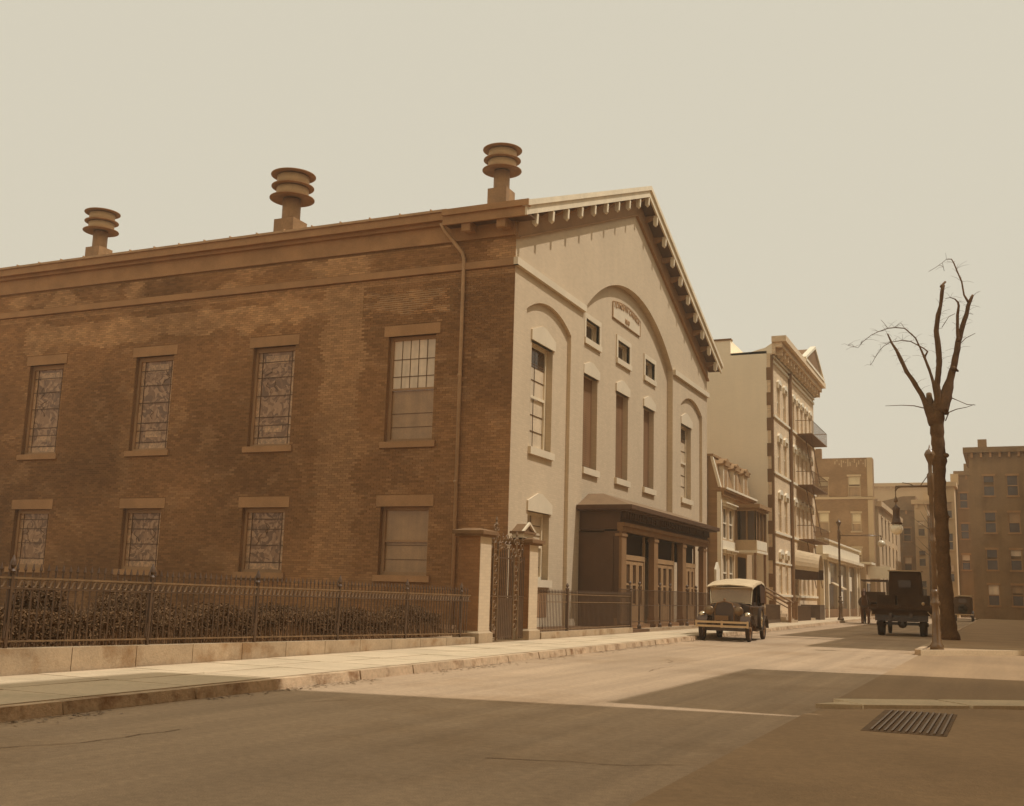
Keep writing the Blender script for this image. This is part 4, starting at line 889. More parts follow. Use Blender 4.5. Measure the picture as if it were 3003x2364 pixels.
far_block('distant_pale_house', 'narrow pale house front showing left of the tree trunk', -9.3, -7.95, 133, 145, 12.6, m_tanwall, grid([-9.0], [9, 5.6, 2.2], .8, 1.7), [(y, y + 1, z, z + 1.8) for y in (135, 138, 141) for z in (3, 6.2, 9.4)], .3, 'house', m_glassb)
far_block('tall_brick_block', 'tall rust brown building cut by the right edge with a heavy overhanging cornice', -2.75, 12, 110, 122, 15.4, m_apt2, grid([-1.6, .4, 2.6, 4.8], [11.4, 8, 4.6, 1.4], 1.0, 1.8), [], .45, 'building', m_glassd)
far_block('rust_brick_house', 'rust brick house between the tree and the overhanging cornice', -4.7, -2.9, 131, 142, 15.6, m_apt2, grid([-4.4], [12, 8.6, 5.2], .9, 1.6), [], .2, 'house', m_glassd)
far_block('sunlit_narrow_house', 'pale narrow house front just right of the tree trunk', -6.0, -4.75, 127, 140, 14.0, m_tanwall, grid([-5.8], [10.6, 7.2, 3.8], .8, 1.7), [], .25, 'house', m_glassb)
# right-hand street side and the corner behind the camera (these throw the street's shadows)
def side_block(name, label, x0, x1, y0, y1, h, m, group='houses along the shaded right-hand side'):
    t = thing(name, label, 'house', (x0, (y0 + y1) / 2, 0), group); f = Fr(x0, 0, (0, 1, 0), (-1, 0, 0))
    n_ = max(1, int((y1 - y0) / 2.6)); st = (y1 - y0) / n_; ws = [(y0 + st * (k + .3), y0 + st * (k + .7), z, z + 1.7) for k in range(n_) for z in [1.3 + 3.1 * j for j in range(int((h - 2) / 3.1))]]
    wall(f, y0, y1, 0, h, ws, -.3, 0).build('front_wall', m, t); M().box(x0 + .31, x1, y0, y1, 0, h - .01).build('body', m, t)
    for q in ws: M().fb(f, q[0], q[1], q[2], q[3], -.25, -.18).build('window', m_glassd, t)
    return t
side_block('corner_house', 'brick corner house on the near pavement beside the side street', 3.5, 15, 14.13, 22.0, 14.5, m_apt2)
side_block('tall_corner_house', 'tall brick house on the near right pavement south of the low link wall', 3.5, 15, -16, 13.65, 24.8, m_apt2)
M().box(3.6, 15, 13.65, 14.13, 0, 10.2).build('link_wall', m_apt2, bpy.data.objects['corner_house'])
side_block('brick_row_house', 'brick row house on the far corner of the side street', 3.5, 14, 33.8, 43.0, 16.2, m_apt2)
side_block('brick_row_house', 'taller brick row house beyond the far street corner', 3.5, 14, 43.0, 74, 20.6, m_apt2)
side_block('brick_row_house', 'last brick row house on the shaded side of the street', 4.5, 14, 74, 108, 17, m_apt2)

# ================================================================== TREE
tr = thing('street_tree', 'bare pollarded street tree with cut limbs standing at the right kerb', 'tree', (-1.74, 39.8, .12))
T = {'trunk': [(-1.78, .1, .31), (-1.82, .4, .262), (-1.86, .98, .235), (-1.91, 2.11, .228), (-1.92, 3.2, .222), (-1.92, 3.7, .22), (-1.94, 4.98, .21), (-1.93, 5.8, .215), (-1.92, 6.1, .245), (-1.93, 6.3, .235), (-1.94, 6.6, .212), (-1.95, 7.22, .218), (-1.94, 7.6, .235), (-1.92, 7.9, .2), (-1.88, 8.15, .15)],
'L': [(-2.0, 7.4, .17), (-2.14, 7.85, .15), (-2.29, 8.13, .078), (-2.41, 8.47, .064), (-2.67, 8.96, .06), (-2.88, 9.31, .055), (-3.05, 9.75, .051), (-3.19, 10.11, .041), (-3.34, 10.38, .028), (-3.47, 10.72, .018)],
'stub': [(-2.14, 7.87, .101), (-2.16, 8.21, .092), (-2.17, 8.48, .069)],
'M': [(-1.85, 8.02, .092), (-1.93, 8.32, .06), (-2.01, 8.83, .041), (-2.13, 9.35, .037), (-2.27, 9.79, .032), (-2.4, 10.14, .021), (-2.54, 10.5, .018), (-2.7, 10.68, .016), (-2.89, 10.88, .014), (-3.21, 10.93, .014), (-3.45, 10.92, .012), (-3.78, 10.82, .009), (-4.03, 10.71, .008), (-4.32, 10.49, .007), (-4.49, 10.28, .006), (-4.84, 10.4, .005)],
'M2': [(-2.27, 9.79, .028), (-2.16, 9.99, .023), (-2.28, 10.11, .016), (-2.51, 10.26, .014), (-2.71, 10.39, .012), (-2.98, 10.45, .012), (-3.23, 10.42, .009), (-3.39, 10.41, .009), (-3.63, 10.27, .008), (-3.84, 10.02, .007), (-3.99, 9.75, .006), (-4.08, 9.62, .005)],
'C': [(-1.81, 7.9, .16), (-1.87, 8.36, .101), (-1.9, 8.79, .078), (-1.79, 9.5, .074), (-1.83, 10.23, .074), (-1.85, 10.71, .064), (-1.77, 11.26, .06), (-1.68, 11.6, .046), (-1.6, 12.12, .051), (-1.56, 12.35, .046)],
'Cs': [(-1.63, 12.29, .037), (-1.49, 12.45, .028)],
'R': [(-1.82, 7.81, .18), (-1.64, 8.35, .17), (-1.48, 8.93, .101), (-1.35, 9.35, .083), (-1.23, 9.89, .078), (-1.16, 10.27, .078), (-1.01, 10.77, .06), (-.86, 11.19, .055), (-.79, 11.53, .051), (-.72, 11.69, .046), (-.62, 11.9, .028)],
'R2': [(-1.16, 10.27, .046), (-1.16, 10.78, .041), (-1.14, 11.21, .037), (-1.09, 11.55, .032), (-1.11, 11.68, .028), (-1.2, 11.8, .016), (-1.35, 11.87, .009), (-1.51, 11.85, .007)],
'R3': [(-.78, 11.66, .032), (-.9, 11.92, .023), (-.96, 12.41, .021), (-1.08, 12.77, .018), (-1.19, 13.12, .016), (-1.26, 13.26, .014), (-1.42, 13.27, .007), (-1.56, 13.16, .006), (-1.51, 12.85, .006)],
't1': [(-1.53, 8.35, .018), (-1.26, 8.21, .009), (-.96, 8.05, .009), (-.7, 8.02, .007)], 't2': [(-1.67, 7.51, .014), (-1.55, 7.8, .014), (-1.31, 7.9, .012), (-.97, 7.96, .009), (-.74, 8.04, .006)],
't3': [(-2.33, 7.98, .014), (-2.66, 8.08, .012), (-3.06, 8.12, .009), (-3.62, 8.12, .006)], 't4': [(-1.07, 10.22, .012), (-.91, 10.38, .009), (-.6, 10.53, .006)], 't5': [(-3.45, 10.92, .007), (-3.59, 11.14, .006), (-3.67, 11.24, .006)],
't6': [(-2.89, 10.88, .007), (-3.0, 11.08, .006), (-3.21, 10.96, .006)], 't7': [(-1.56, 13.16, .006), (-1.78, 13.01, .006), (-2.02, 12.88, .006)], 't8': [(-.83, 11.27, .007), (-.64, 11.21, .006)],
't9': [(-1.35, 9.35, .069), (-1.2, 9.23, .023)], 't10': [(-1.66, 10.82, .009), (-1.42, 11.19, .007), (-1.22, 11.28, .007)]}
random.seed(4); YY = {'L': -.5, 'M': .4, 'M2': .8, 'R': .5, 'R2': .2, 'R3': .9, 'C': -.3}
def tree_pts(k, pts):
    s = YY.get(k, .3); res = []
    for i, (x, z, r) in enumerate(pts):
        f = i / max(1, len(pts) - 1); yo = s * f * (0 if k == 'trunk' else 1)
        if k in ('M2',): yo += .4 * (1 - f)
        d = (39.8 + yo) / 39.8
        res.append(((x * d, 39.8 + yo, (z - 1.25) * d + 1.25), max(r, .006) * d))
    # refine with knobbly noise
    P, Rr = [], []
    for i in range(len(res) - 1):
        n_ = max(1, int((Vector(res[i + 1][0]) - Vector(res[i][0])).length / .12))
        for j in range(n_):
            t = j / n_; p = Vector(res[i][0]).lerp(Vector(res[i + 1][0]), t); r = res[i][1] * (1 - t) + res[i + 1][1] * t
            P.append(p + Vector((noise.noise(p * 3), noise.noise(p * 3 + Vector((9, 0, 0))), 0)) * min(.03, r * .25)); Rr.append(r * (1 + .14 * noise.noise(p * 6)))
    P.append(Vector(res[-1][0])); Rr.append(res[-1][1])
    return P, [r * (1.35 if k != 'trunk' else 1) for r in Rr]
P, Rr = tree_pts('trunk', T['trunk']); tm_ = M().tube(P, Rr, 28)
for i, v in enumerate(tm_.v):
    p = Vector(v); c_ = P[min(i // 28, len(P) - 1)]; d_ = p - c_; a_ = math.atan2(d_.y, d_.x)
    q = 1 + .07 * noise.noise(Vector((math.cos(a_) * 3.2, math.sin(a_) * 3.2, p.z * .7))) + .05 * noise.noise(Vector((math.cos(a_) * 7, math.sin(a_) * 7, p.z * 1.6)))
    tm_.v[i] = tuple(c_ + d_ * q)
tm_.build('trunk', m_bark, tr, True)
for (kx_, ky_, kz_, kr_) in ((-2.13, 39.8, 6.15, .1), (-1.7, 39.7, 6.3, .11), (-1.7, 39.7, 4.2, .06)): M().ball((kx_, ky_, kz_), kr_, 10, (1, 1, .8)).build('knot', m_bark, tr, True)
for k, v in T.items():
    if k == 'trunk': continue
    P, Rr = tree_pts(k, v); M().tube(P, Rr, 9 if Rr[0] > .04 else 6).build('branch' if Rr[0] > .02 else 'twig', m_bark, tr, True)
tw = M()
for k in ('L', 'M', 'M2', 'C', 'R', 'R2', 'R3'):
    P, Rr = tree_pts(k, T[k])
    for p in P[len(P) // 3::2]:
        for _ in range(3):
            a = random.uniform(0, 6.28); l = random.uniform(.12, .5); q = p + Vector((math.cos(a) * l, math.sin(a) * l * .6, random.uniform(-.1, .25))); mid_ = p.lerp(q, .5) + Vector((0, 0, .04)); tw.tube([p, mid_, q], [.006, .0045, .003], 3)
o = tw.build('twigs', m_bark, tr); o['kind'] = 'stuff'
# two saplings across the far corner seen left of the trunk
for (x, y, h, lab) in ((-6.95, 118, 11.0, 'thin bare tree far down the street left of the near tree trunk'),):
    t = thing('street_tree', lab, 'tree', (x, y, .1)); tk = M(); tk.tube([(x, y, 0), (x + .1, y, h * .5), (x + .3, y, h * .8), (x + .7, y, h)], [.16, .12, .07, .02], 7); tk.build('trunk', m_bark, t)
    tb = M()
    for k in range(10):
        z = h * (.55 + .04 * k); a = random.uniform(-1, 1); tb.tube([(x + .15, y, z), (x + a, y + .3, z + .8), (x + a * 1.9, y, z + 1.5)], [.04, .025, .01], 4)
    tb.build('crown', m_bark, t)

# ================================================================== STREET LAMPS
def lamp(x, y, label, H, arm, ad, s=1.0, drop=1.08, gr_=.165):
    t = thing('street_lamp', label, 'street lamp', (x, y, .13), 'bishop arm street lamps')
    M().lathe((x, y, .13), [(.17 * s, 0), (.17 * s, .1), (.14 * s, .15), (.115 * s, .2), (.095 * s, .7), (.11 * s, .85), (.085 * s, .92), (.075 * s, 1.1), (.135 * s, 1.14), (.12 * s, 1.2), (.075 * s, 1.27), (.07 * s, 1.4), (.105 * s, 1.42), (.09 * s, 1.48), (.066 * s, 1.52)], 16).build('base', m_lamp, t, True)
    M().lathe((x, y, .13), [(.066 * s, 1.5), (.062 * s, 2.7), (.08 * s, 2.72), (.08 * s, 2.8), (.056 * s, 2.84), (.056 * s, 3.05), (.07 * s, 3.07), (.056 * s, 3.12), (.054 * s, H - 1.25), (.085 * s, H - 1.2), (.085 * s, H - .75), (.09 * s, H - .68), (.05 * s, H - .62), (.05 * s, H - .38), (.08 * s, H - .3), (.135 * s, H - .16), (.135 * s, H - .13), (.09 * s, H - .04), (.03, H), (.005, H + .12)], 16).build('post', m_lamp, t, True)
    za = H - .98 + .13; ex, ey = x + ad[0] * arm, y + ad[1] * arm; q = gr_ / .165
    am = M().tube([(x, y, za), (ex, ey, za)], .028 * s, 8).tube([(x + ad[0] * .25, y + ad[1] * .25, za + .02), (x + ad[0] * .05, y + ad[1] * .05, za + .3)], .012, 5)
    pts = [(ex + ad[0] * (-.2 + .2 * math.sin(a)), ey, za - .11 + .11 * math.cos(a)) for a in [0, .4, .8, 1.2, 1.57]]; am.tube(pts, .022, 6)
    am.tube([(x + ad[0] * .45 * arm, y, za), (x + ad[0] * .6 * arm, y, za + .07), (x + ad[0] * .8 * arm, y, za + .1)], .012, 5).build('arm', m_lamp, t, True)
    zg = za - drop; c = (ex, ey, 0)
    if drop < .8: q = .45; zg += .12
    M().lathe(c, [(.012, za - .02), (.012, zg + .86 * q), (.05 * q, zg + .76 * q), (.055 * q, zg + .72 * q), (.012, zg + .7 * q), (.012, zg + .56 * q)], 10).build('hanger', m_lamp, t, True)
    M().lathe(c, [(.02 * q, zg + .64 * q), (.035 * q, zg + .6 * q), (.1 * q, zg + .55 * q), (.085 * q, zg + .48 * q), (.085 * q, zg + .33 * q), (.12 * q, zg + .18 * q), (.155 * q, zg + .14 * q), (.12 * q, zg + .13 * q)], 16).build('lamp_hood', m_iron, t, True)
    if drop < .8: zg -= .12
    M().ball((ex, ey, zg), gr_, 16, (1, 1, .92)).build('globe', m_globe, t, True)
lamp(-1.7, 30.43, 'cast iron lamp post with hanging globe standing before the bare tree', 5.17, .88, (-1.0, 0.0, 0), 1.0, 1.12)
lamp(-9.75, 73.1, 'distant lamp post with a small white globe over the street by the shops', 6.35, 2.6, (1.0, 0.0, 0), 1.2, .5, .24)

# ================================================================== VEHICLES
def Bt(mb, name, m, par, mat4, smooth=False, bev=0.0):
    me = mb.mesh(name, m, smooth); me.transform(mat4)
    o = link(name, me, par); 
    if bev: md = o.modifiers.new('b', 'BEVEL'); md.width = bev; md.segments = 2; md.limit_method = 'ANGLE'
    return o
def wheel(par, T4, x, y, r, w_, spoke_m, sp=12):
    c = (x, y, r); t = Bt(M().lathe(c, [(r * .8, -w_ / 2), (r * .96, -w_ / 2), (r, -w_ * .25), (r, w_ * .25), (r * .96, w_ / 2), (r * .8, w_ / 2), (r * .76, 0), (r * .8, -w_ / 2)], 28, 'X'), 'wheel', m_tyre, par, T4, True)
    m_ = M().lathe(c, [(r * .82, -w_ * .3), (r * .82, w_ * .3), (r * .73, w_ * .3), (r * .73, -w_ * .3), (r * .82, -w_ * .3)], 24, 'X').lathe(c, [(.01, -w_ * .75), (r * .18, -w_ * .7), (r * .2, 0), (r * .18, w_ * .7), (.01, w_ * .75)], 12, 'X')
    for k in range(sp):
        a = 2 * math.pi * k / sp; m_.tube([(x, y + r * .15 * math.cos(a), r + r * .15 * math.sin(a)), (x, y + r * .76 * math.cos(a), r + r * .76 * math.sin(a))], .018, 4)
    Bt(m_, 'rim', spoke_m, t, T4)
def tr4(x, y, rz_): return Matrix.Translation((x, y, 0)) @ Matrix.Rotation(rz_, 4, 'Z')
def body_sec(secs, m_=None):
    """secs: list of (y, [(x,z)...]) closed rings"""
    m_ = m_ or M(); b = len(m_.v); n_ = len(secs[0][1])
    for y, ring in secs: m_.v += [(x, y, z) for x, z in ring]
    for i in range(len(secs) - 1):
        for k in range(n_): m_.f.append((b + i * n_ + k, b + i * n_ + (k + 1) % n_, b + (i + 1) * n_ + (k + 1) % n_, b + (i + 1) * n_ + k))
    m_.f.append(tuple(b + k for k in range(n_))); m_.f.append(tuple(b + (len(secs) - 1) * n_ + k for k in range(n_))[::-1]); return m_
def hring(w0, z0, w1, z1, top=.0): return [(-w0, z0), (w0, z0), (w1 * 1.0, z0 + (z1 - z0) * .5), (w1, z1 - .1), (w1 * .6, z1 - .01 + top), (0, z1 + top + .02), (-w1 * .6, z1 - .01 + top), (-w1, z1 - .1), (-w1 * 1.0, z0 + (z1 - z0) * .5)]
# touring car, local: front at y=0 facing -Y
car = thing('touring_car', 'open touring car with pale canvas top and windscreen parked facing the camera', 'car', (-7.85, 35, 0))
T4 = tr4(-7.82, 32.95, R(3.0))
Bt(body_sec([(.35, hring(.2, .5, .25, 1.1)), (.42, hring(.28, .48, .3, 1.13)), (1.25, hring(.42, .46, .4, 1.16))]), 'hood', m_black, car, T4, False, .02)
Bt(body_sec([(1.25, hring(.5, .45, .6, 1.16)), (1.5, hring(.6, .42, .66, 1.14)), (2.6, hring(.66, .42, .7, 1.14)), (3.6, hring(.66, .42, .7, 1.16)), (3.95, hring(.5, .5, .55, 1.05))]), 'body', m_black, car, T4, False, .03)
Bt(M().box(-.32, .32, 1.6, 3.5, .9, 1.165).box(-.58, .58, 1.7, 3.6, 1.05, 1.17), 'cockpit', m_dark, car, T4)
rad = M().prism(Fr(0, .36, (1, 0, 0), (0, -1, 0)), [(-.27, .5), (.27, .5), (.29, .95), (.22, 1.12), (0, 1.17), (-.22, 1.12), (-.29, .95)], 0, .06); rd_ = Bt(rad, 'radiator', m_black, car, T4)
Bt(M().tube([(-.28, .28, .5), (-.3, .28, .95), (-.22, .28, 1.13), (0, .28, 1.19), (.22, .28, 1.13), (.3, .28, .95), (.28, .28, .5)], .02, 6).ball((0, .28, 1.24), .04, 8), 'radiator_shell', m_quoin, rd_, T4)
for s in (-1, 1):
    Bt(M().lathe((s * .44, .2, .9), [(.03, .22), (.1, .16), (.135, .06), (.14, 0), (.12, -.02), (.0, -.03)], 18, 'Y'), 'headlight', m_headl, car, T4, True)
    fn = M(); n_ = 9
    pts = [(-.38, .5), (-.36, .62), (-.25, .76), (-.05, .84), (.2, .82), (.45, .7), (.7, .52), (.95, .38), (1.2, .33)]
    for (a0, z0), (a1, z1) in zip(pts, pts[1:]):
        ya, yb = .45 + a0, .45 + a1; fn.hexa([(s * .5, ya, z0 - .025), (s * .8, ya, z0 - .05), (s * .8, yb, z1 - .05), (s * .5, yb, z1 - .025), (s * .5, ya, z0), (s * .8, ya, z0 - .02), (s * .8, yb, z1 - .02), (s * .5, yb, z1)])
    fnd = Bt(fn, 'front_fender', m_black, car, T4); Bt(M().ball((s * .68, .32, .78), .11, 10, (1.1, 1, .9)), 'fender_glint', m_nickel, fnd, T4, True)  # bright balls added as painted highlights on the fender crowns
    rn = M()
    for (a0, z0), (a1, z1) in zip([(-.5, .36), (-.35, .6), (-.1, .78), (.15, .8), (.38, .66), (.5, .45)], [(-.35, .6), (-.1, .78), (.15, .8), (.38, .66), (.5, .45), (.52, .4)]):
        ya, yb = 3.25 + a0, 3.25 + a1; rn.hexa([(s * .55, ya, z0 - .03), (s * .82, ya, z0 - .05), (s * .82, yb, z1 - .05), (s * .55, yb, z1 - .03), (s * .55, ya, z0), (s * .82, ya, z0 - .02), (s * .82, yb, z1 - .02), (s * .55, yb, z1)])
    Bt(rn, 'rear_fender', m_black, car, T4)
    Bt(M().box(min(s * .55, s * .8), max(s * .55, s * .8), 1.6, 2.8, .3, .34), 'running_board', m_black, car, T4)
    wheel(car, T4, s * .7, .45, .37, .11, m_porchl); wheel(car, T4, s * .7, 3.25, .37, .11, m_porchl)
wheel(car, tr4(-7.82, 32.95, R(3.0)) @ Matrix.Translation((0, 0, .32)), .86, 1.75, .35, .1, m_nickel)
Bt(M().tube([(-.74, -.05, .62), (-.78, -.1, .6), (-.76, -.16, .585), (0, -.2, .58), (.76, -.16, .585), (.78, -.1, .6)], .0, 4).box(-.76, .76, -.2, -.17, .54, .6).box(-.76, .76, -.2, -.17, .42, .48).box(-.79, -.74, -.21, -.15, .41, .61).box(.74, .79, -.21, -.15, .41, .61).box(-.03, .03, -.21, -.16, .41, .61), 'bumper', m_bumper, car, T4)
Bt(M().box(-.3, -.24, -.17, .4, .48, .52).box(.24, .3, -.17, .4, .48, .52), 'bumper_iron', m_black, car, T4)
Bt(M().box(-.26, .14, .12, .14, .62, .76), 'number_plate', m_quoin, car, T4)
Bt(M().box(-.6, .6, .38, .46, .3, .4), 'axle', m_black, car, T4)
wf = M().tube([(-.62, 1.42, 1.1), (-.66, 1.5, 1.62)], .022, 6).tube([(.62, 1.42, 1.1), (.66, 1.5, 1.62)], .022, 6).tube([(-.66, 1.5, 1.62), (.66, 1.5, 1.62)], .018, 6).tube([(-.62, 1.42, 1.14), (.62, 1.42, 1.14)], .018, 6)
ws = Bt(wf, 'windscreen', m_nickel, car, T4)
Bt(M().add([(-.62, 1.43, 1.14), (.62, 1.43, 1.14), (.66, 1.5, 1.6), (-.66, 1.5, 1.6)], [(0, 1, 2, 3)]), 'glass', m_carglass, ws, T4)
rf_ = M()
prof = [(-.72, 0), (-.7, .05), (-.45, .1), (0, .125), (.45, .1), (.7, .05), (.72, 0)]
ys_ = [(1.15, 1.58), (1.35, 1.63), (2.1, 1.74), (3.0, 1.8), (3.6, 1.74), (3.85, 1.6)]
for (ya, za), (yb, zb) in zip(ys_, ys_[1:]):
    for (xa, ha), (xb, hb) in zip(prof, prof[1:]):
        rf_.hexa([(xa, ya, za + ha - .03), (xb, ya, za + hb - .03), (xb, yb, zb + hb - .03), (xa, yb, zb + ha - .03), (xa, ya, za + ha), (xb, ya, za + hb), (xb, yb, zb + hb), (xa, yb, zb + ha)])
Bt(rf_, 'canvas_top', m_canvas, car, T4)
sq = M().box(-.68, .68, 3.75, 3.8, 1.1, 1.7)
for s in (-1, 1): sq.hexa([(s * .69, 2.9, 1.15), (s * .7, 2.9, 1.15), (s * .7, 3.8, 1.15), (s * .69, 3.8, 1.15), (s * .69, 2.7, 1.74), (s * .7, 2.7, 1.74), (s * .7, 3.8, 1.7), (s * .69, 3.8, 1.7)])
Bt(sq, 'rear_curtain', m_canvasd, car, T4)
bw_ = M()
for s in (-1, 1):
    for (ya, yb) in ((2.2, 2.1), (3.0, 3.2), (1.5, 1.45)): bw_.tube([(s * .66, ya, 1.1), (s * .69, yb, 1.7)], .014, 5)
Bt(bw_, 'top_bow', m_black, car, T4)
Bt(M().box(-.56, .56, 1.95, 2.15, 1.0, 1.32).box(-.56, .56, 3.2, 3.4, 1.0, 1.36), 'seat', m_canvasd, car, T4); Bt(M().lathe((.3, 1.62, 1.25), [(.17, 0), (.19, .012), (.17, .024), (.155, .012), (.17, 0)], 18, 'Y'), 'steering_wheel', m_black, car, T4)
# flatbed truck seen from behind, local: rear at y=0, heading +Y
trk = thing('flatbed_truck', 'dark flatbed truck with boxy cab seen from behind in the shaded street', 'truck', (-3.85, 49, 0))
T4 = tr4(-3.88, 46.3, R(1.2))
for s in (-1, 1):
    wheel(trk, T4, s * .8, .85, .46, .26, m_wood, 10); wheel(trk, T4, s * .72, 4.3, .42, .13, m_wood, 10)
    Bt(M().box(min(s * .62, s * .95), max(s * .62, s * .95), 3.9, 4.85, .84, .88), 'front_fender', m_black, trk, T4)
Bt(M().box(-1.2, 1.2, 0, 3.1, 1.02, 1.14).box(-1.2, -1.14, 0, 3.1, 1.14, 1.3).box(1.14, 1.2, 0, 3.1, 1.14, 1.3), 'bed', m_wood, trk, T4)
for k in range(8): Bt(M().box(-1.13 + k * .283, -1.13 + k * .283 + .265, -.02, .02, 1.06, 1.22), 'tail_board', m_wood, trk, T4)
Bt(M().box(-.45, -.33, 0, 4.8, .72, .9).box(.33, .45, 0, 4.8, .72, .9).box(-.8, .8, .8, .92, .42, .54).ball((0, .86, .48), .19, 10), 'chassis', m_black, trk, T4)
Bt(M().box(-1.1, 1.1, .15, .22, .82, 1.02), 'cross_beam', m_wood, trk, T4); Bt(M().box(-1.1, 1.1, 2.6, 2.68, .85, 1.02), 'cross_beam', m_wood, trk, T4); Bt(M().box(-.62, .62, .3, 2.4, .56, .82), 'tool_box', m_black, trk, T4); Bt(M().box(-1.0, 1.0, .35, .42, .58, .98), 'mud_flap_board', m_black, trk, T4)
cbm = M().hexa([(-.72, 3.2, 1.0), (.72, 3.2, 1.0), (.72, 4.5, 1.0), (-.72, 4.5, 1.0), (-.62, 3.25, 2.62), (.62, 3.25, 2.62), (.62, 4.3, 2.62), (-.62, 4.3, 2.62)])
cb_ = Bt(cbm, 'cab', m_canvasd, trk, T4, False, .03); Bt(M().box(-.68, .68, 3.12, 4.55, 2.625, 2.67), 'cab_roof', m_bumper, cb_, T4); Bt(M().box(-.25, .25, 3.16, 3.22, 1.95, 2.25), 'rear_window', m_black, cb_, T4)
Bt(M().box(-.4, .4, 4.5, 5.5, .75, 1.35), 'engine_hood', m_black, trk, T4, False, .04)
Bt(M().box(-1.0, -.3, 1.6, 2.9, 1.14, 1.6), 'load_crate', m_wood, trk, T4); Bt(M().box(-.2, 1.0, 1.3, 2.8, 1.14, 1.62), 'load_crate', m_wood, trk, T4)
Bt(M().tube([(1.0, .05, .98), (1.22, .0, .72)], .02, 6), 'tail_chain', m_bumper, trk, T4)
Bt(M().ball((.85, -.02, 1.28), .07, 8), 'tail_lamp', m_bumper, trk, T4)
# sedan at right, rear view
se = thing('parked_sedan', 'distant closed car with rear spare wheel parked behind the tree at right', 'car', (-3.3, 98, 0))
T4 = tr4(-3.35, 97, 0)
for s in (-1, 1):
    wheel(se, T4, s * .68, .7, .38, .14, m_porchl, 8); wheel(se, T4, s * .68, 3.4, .38, .14, m_porchl, 8)
    rn = M()
    for (a0, z0), (a1, z1) in zip([(-.5, .45), (-.35, .72), (-.05, .88), (.25, .8), (.45, .5)], [(-.35, .72), (-.05, .88), (.25, .8), (.45, .5), (.5, .42)]):
        rn.hexa([(s * .5, .7 + a0, z0 - .03), (s * .82, .7 + a0, z0 - .06), (s * .82, .7 + a1, z1 - .06), (s * .5, .7 + a1, z1 - .03), (s * .5, .7 + a0, z0), (s * .82, .7 + a0, z0 - .02), (s * .82, .7 + a1, z1 - .02), (s * .5, .7 + a1, z1)])
    Bt(rn, 'rear_fender', m_black, se, T4)
Bt(body_sec([(.25, hring(.6, .55, .66, 1.25)), (.4, hring(.66, .5, .7, 2.0)), (2.6, hring(.66, .5, .7, 2.02)), (2.75, hring(.5, .5, .5, 1.25)), (4.2, hring(.35, .55, .3, 1.15))]), 'body', m_canvasd, se, T4, False, .04)
Bt(M().box(-.72, .72, .3, 2.7, 2.02, 2.1), 'roof', m_canvas, se, T4); Bt(M().box(-.3, .3, .28, .36, 1.5, 1.82), 'rear_window', m_glassd, se, T4)
Bt(M().lathe((0, .16, 1.0), [(.27, -.06), (.36, -.05), (.38, 0), (.36, .05), (.27, .06), (.25, 0), (.27, -.06)], 22, 'Y'), 'spare_wheel', m_tyre, se, T4, True)
Bt(M().box(-.8, .8, 0, .04, .52, .6).box(-.3, -.25, .02, .3, .5, .56).box(.25, .3, .02, .3, .5, .56), 'bumper', m_bumper, se, T4)

# ================================================================== HORSE AND WAGON
hs = thing('horse', 'dark harnessed horse walking toward the camera beside the far kerb', 'horse', (-7.72, 68, 0))
def skin(name, verts, edges, rads, m, par, T4, root=0, sub=1):
    me = bpy.data.meshes.new(name); me.from_pydata(verts, edges, []); o = bpy.data.objects.new(name, me); COL.objects.link(o)
    md = o.modifiers.new('s', 'SKIN'); 
    for i, r in enumerate(rads): me.skin_vertices[0].data[i].radius = (r if isinstance(r, tuple) else (r, r))
    me.skin_vertices[0].data[root].use_root = True
    s_ = o.modifiers.new('d', 'SUBSURF'); s_.levels = sub; s_.render_levels = sub
    me2 = bpy.data.meshes.new_from_object(o.evaluated_get(bpy.context.evaluated_depsgraph_get())); bpy.data.objects.remove(o)
    me2.transform(T4); me2.materials.clear(); me2.materials.append(m); me2.polygons.foreach_set('use_smooth', [True] * len(me2.polygons)); return link(name, me2, par)
hv = [(0, 0, 1.25), (0, .6, 1.22), (0, 1.15, 1.28), (0, 1.45, 1.2), (0, -.25, 1.35), (0, -.5, 1.65), (0, -.62, 1.95), (0, -.85, 1.92), (0, -1.12, 1.62),
      (.17, -.08, 1.0), (.18, -.1, .62), (.18, -.12, .3), (.18, -.16, .06), (-.17, .0, 1.0), (-.18, -.12, .64), (-.18, .05, .32), (-.18, .02, .06),
      (.17, 1.2, 1.0), (.18, 1.1, .8), (.18, 1.32, .5), (.18, 1.22, .06), (-.17, 1.25, 1.0), (-.18, 1.15, .8), (-.18, 1.4, .5), (-.18, 1.34, .06), (0, 1.6, .95), (0, 1.62, .55),
      (.07, -.6, 2.12), (-.07, -.6, 2.12)]
he = [(0, 1), (1, 2), (2, 3), (0, 4), (4, 5), (5, 6), (6, 7), (7, 8), (0, 9), (9, 10), (10, 11), (11, 12), (0, 13), (13, 14), (14, 15), (15, 16), (2, 17), (17, 18), (18, 19), (19, 20), (2, 21), (21, 22), (22, 23), (23, 24), (3, 25), (25, 26), (6, 27), (6, 28)]
hr = [(.28, .33), (.29, .34), (.26, .3), (.16, .2), (.2, .24), .15, .12, .11, .07, .12, .07, .05, .06, .12, .07, .05, .06, .15, .11, .06, .06, .15, .11, .06, .06, .05, .03, .03, .03]
T4 = tr4(-7.72, 68.3, R(4))
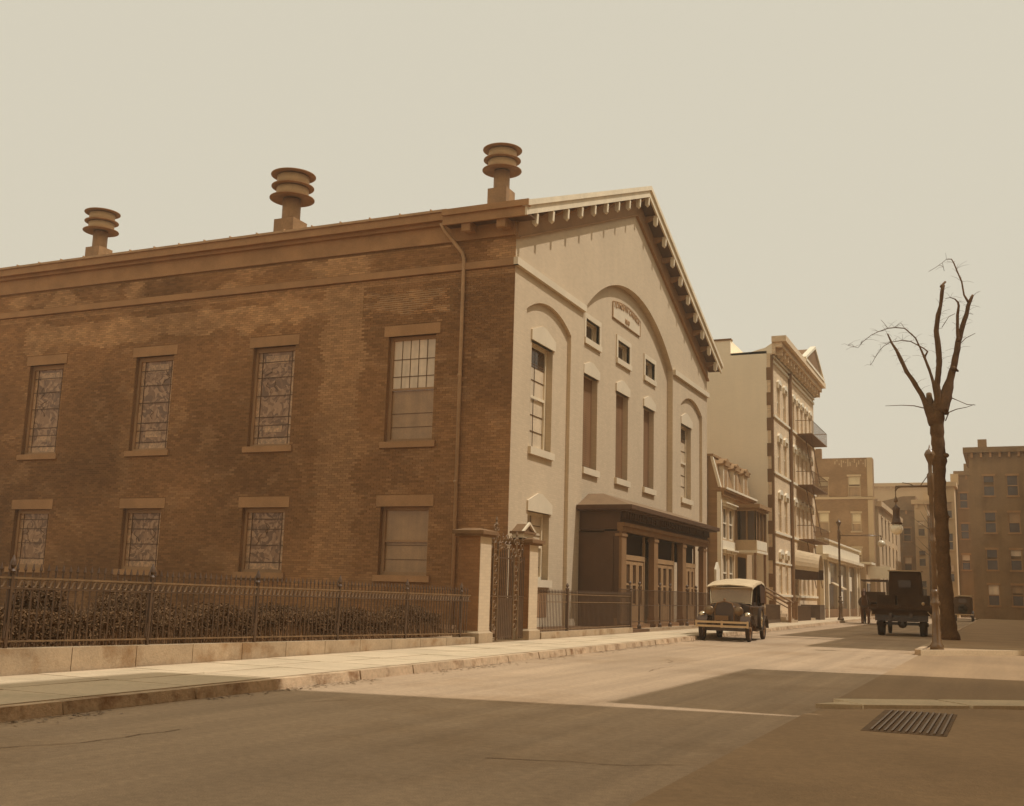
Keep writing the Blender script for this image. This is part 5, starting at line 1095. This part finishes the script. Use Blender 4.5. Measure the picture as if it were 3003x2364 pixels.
skin('body', hv, he, hr, m_horse, hs, T4)
Bt(M().lathe((0, -.22, 1.3), [(.27, -.05), (.36, -.03), (.36, .05), (.27, .06), (.26, 0), (.27, -.05)], 16, 'Y'), 'collar', m_black, hs, T4)
Bt(M().box(-.13, -.11, -.98, -.78, 1.72, 1.95).box(.11, .13, -.98, -.78, 1.72, 1.95).box(-.1, .1, -1.0, -.98, 1.9, 1.93), 'blinkers', m_black, hs, T4)
wg = thing('delivery_wagon', 'dark covered delivery wagon drawn by the horse by the far kerb', 'wagon', (-7.2, 72, 0))
T4 = tr4(-7.35, 70.2, R(3))
for s in (-1, 1):
    wheel(wg, T4, s * .75, .9, .45, .07, m_wood, 12); wheel(wg, T4, s * .75, 2.8, .55, .07, m_wood, 12)
    Bt(M().tube([(s * .35, -2.2, 1.05), (s * .38, .5, .8)], .035, 6), 'shaft', m_wood, wg, T4)
Bt(M().box(-.7, .7, .5, 3.2, .8, 1.45), 'body', m_wood, wg, T4); Bt(M().box(-.78, .78, .3, 3.3, 2.6, 2.68), 'roof', m_canvasd, wg, T4)
pp = M()
for s in (-.7, .66):
    for y in (.5, 1.8, 3.15): pp.box(s, s + .04, y, y + .05, 1.45, 2.6)
Bt(pp, 'roof_posts', m_wood, wg, T4); Bt(M().box(-.6, .6, .55, .9, 1.45, 1.6).box(-.6, .6, .85, .92, 1.6, 1.95), 'seat', m_wood, wg, T4)

# ================================================================== HAZE
HAZE = 0.0011
hz = M().box(-70, 30, -20, 190, -1.0, 26.5).mesh('haze')
hm = bpy.data.materials.new('haze_air'); hm.use_nodes = True; hn = hm.node_tree; hn.nodes.clear()
ho = hn.nodes.new('ShaderNodeOutputMaterial'); hp = hn.nodes.new('ShaderNodeVolumePrincipled'); hp.inputs['Color'].default_value = (1.0, .9, .72, 1); hp.inputs['Density'].default_value = HAZE; hp.inputs['Anisotropy'].default_value = 0.2
hn.links.new(hp.outputs[0], ho.inputs['Volume']); hz.materials.append(hm); o = link('haze', hz); o['kind'] = 'stuff'
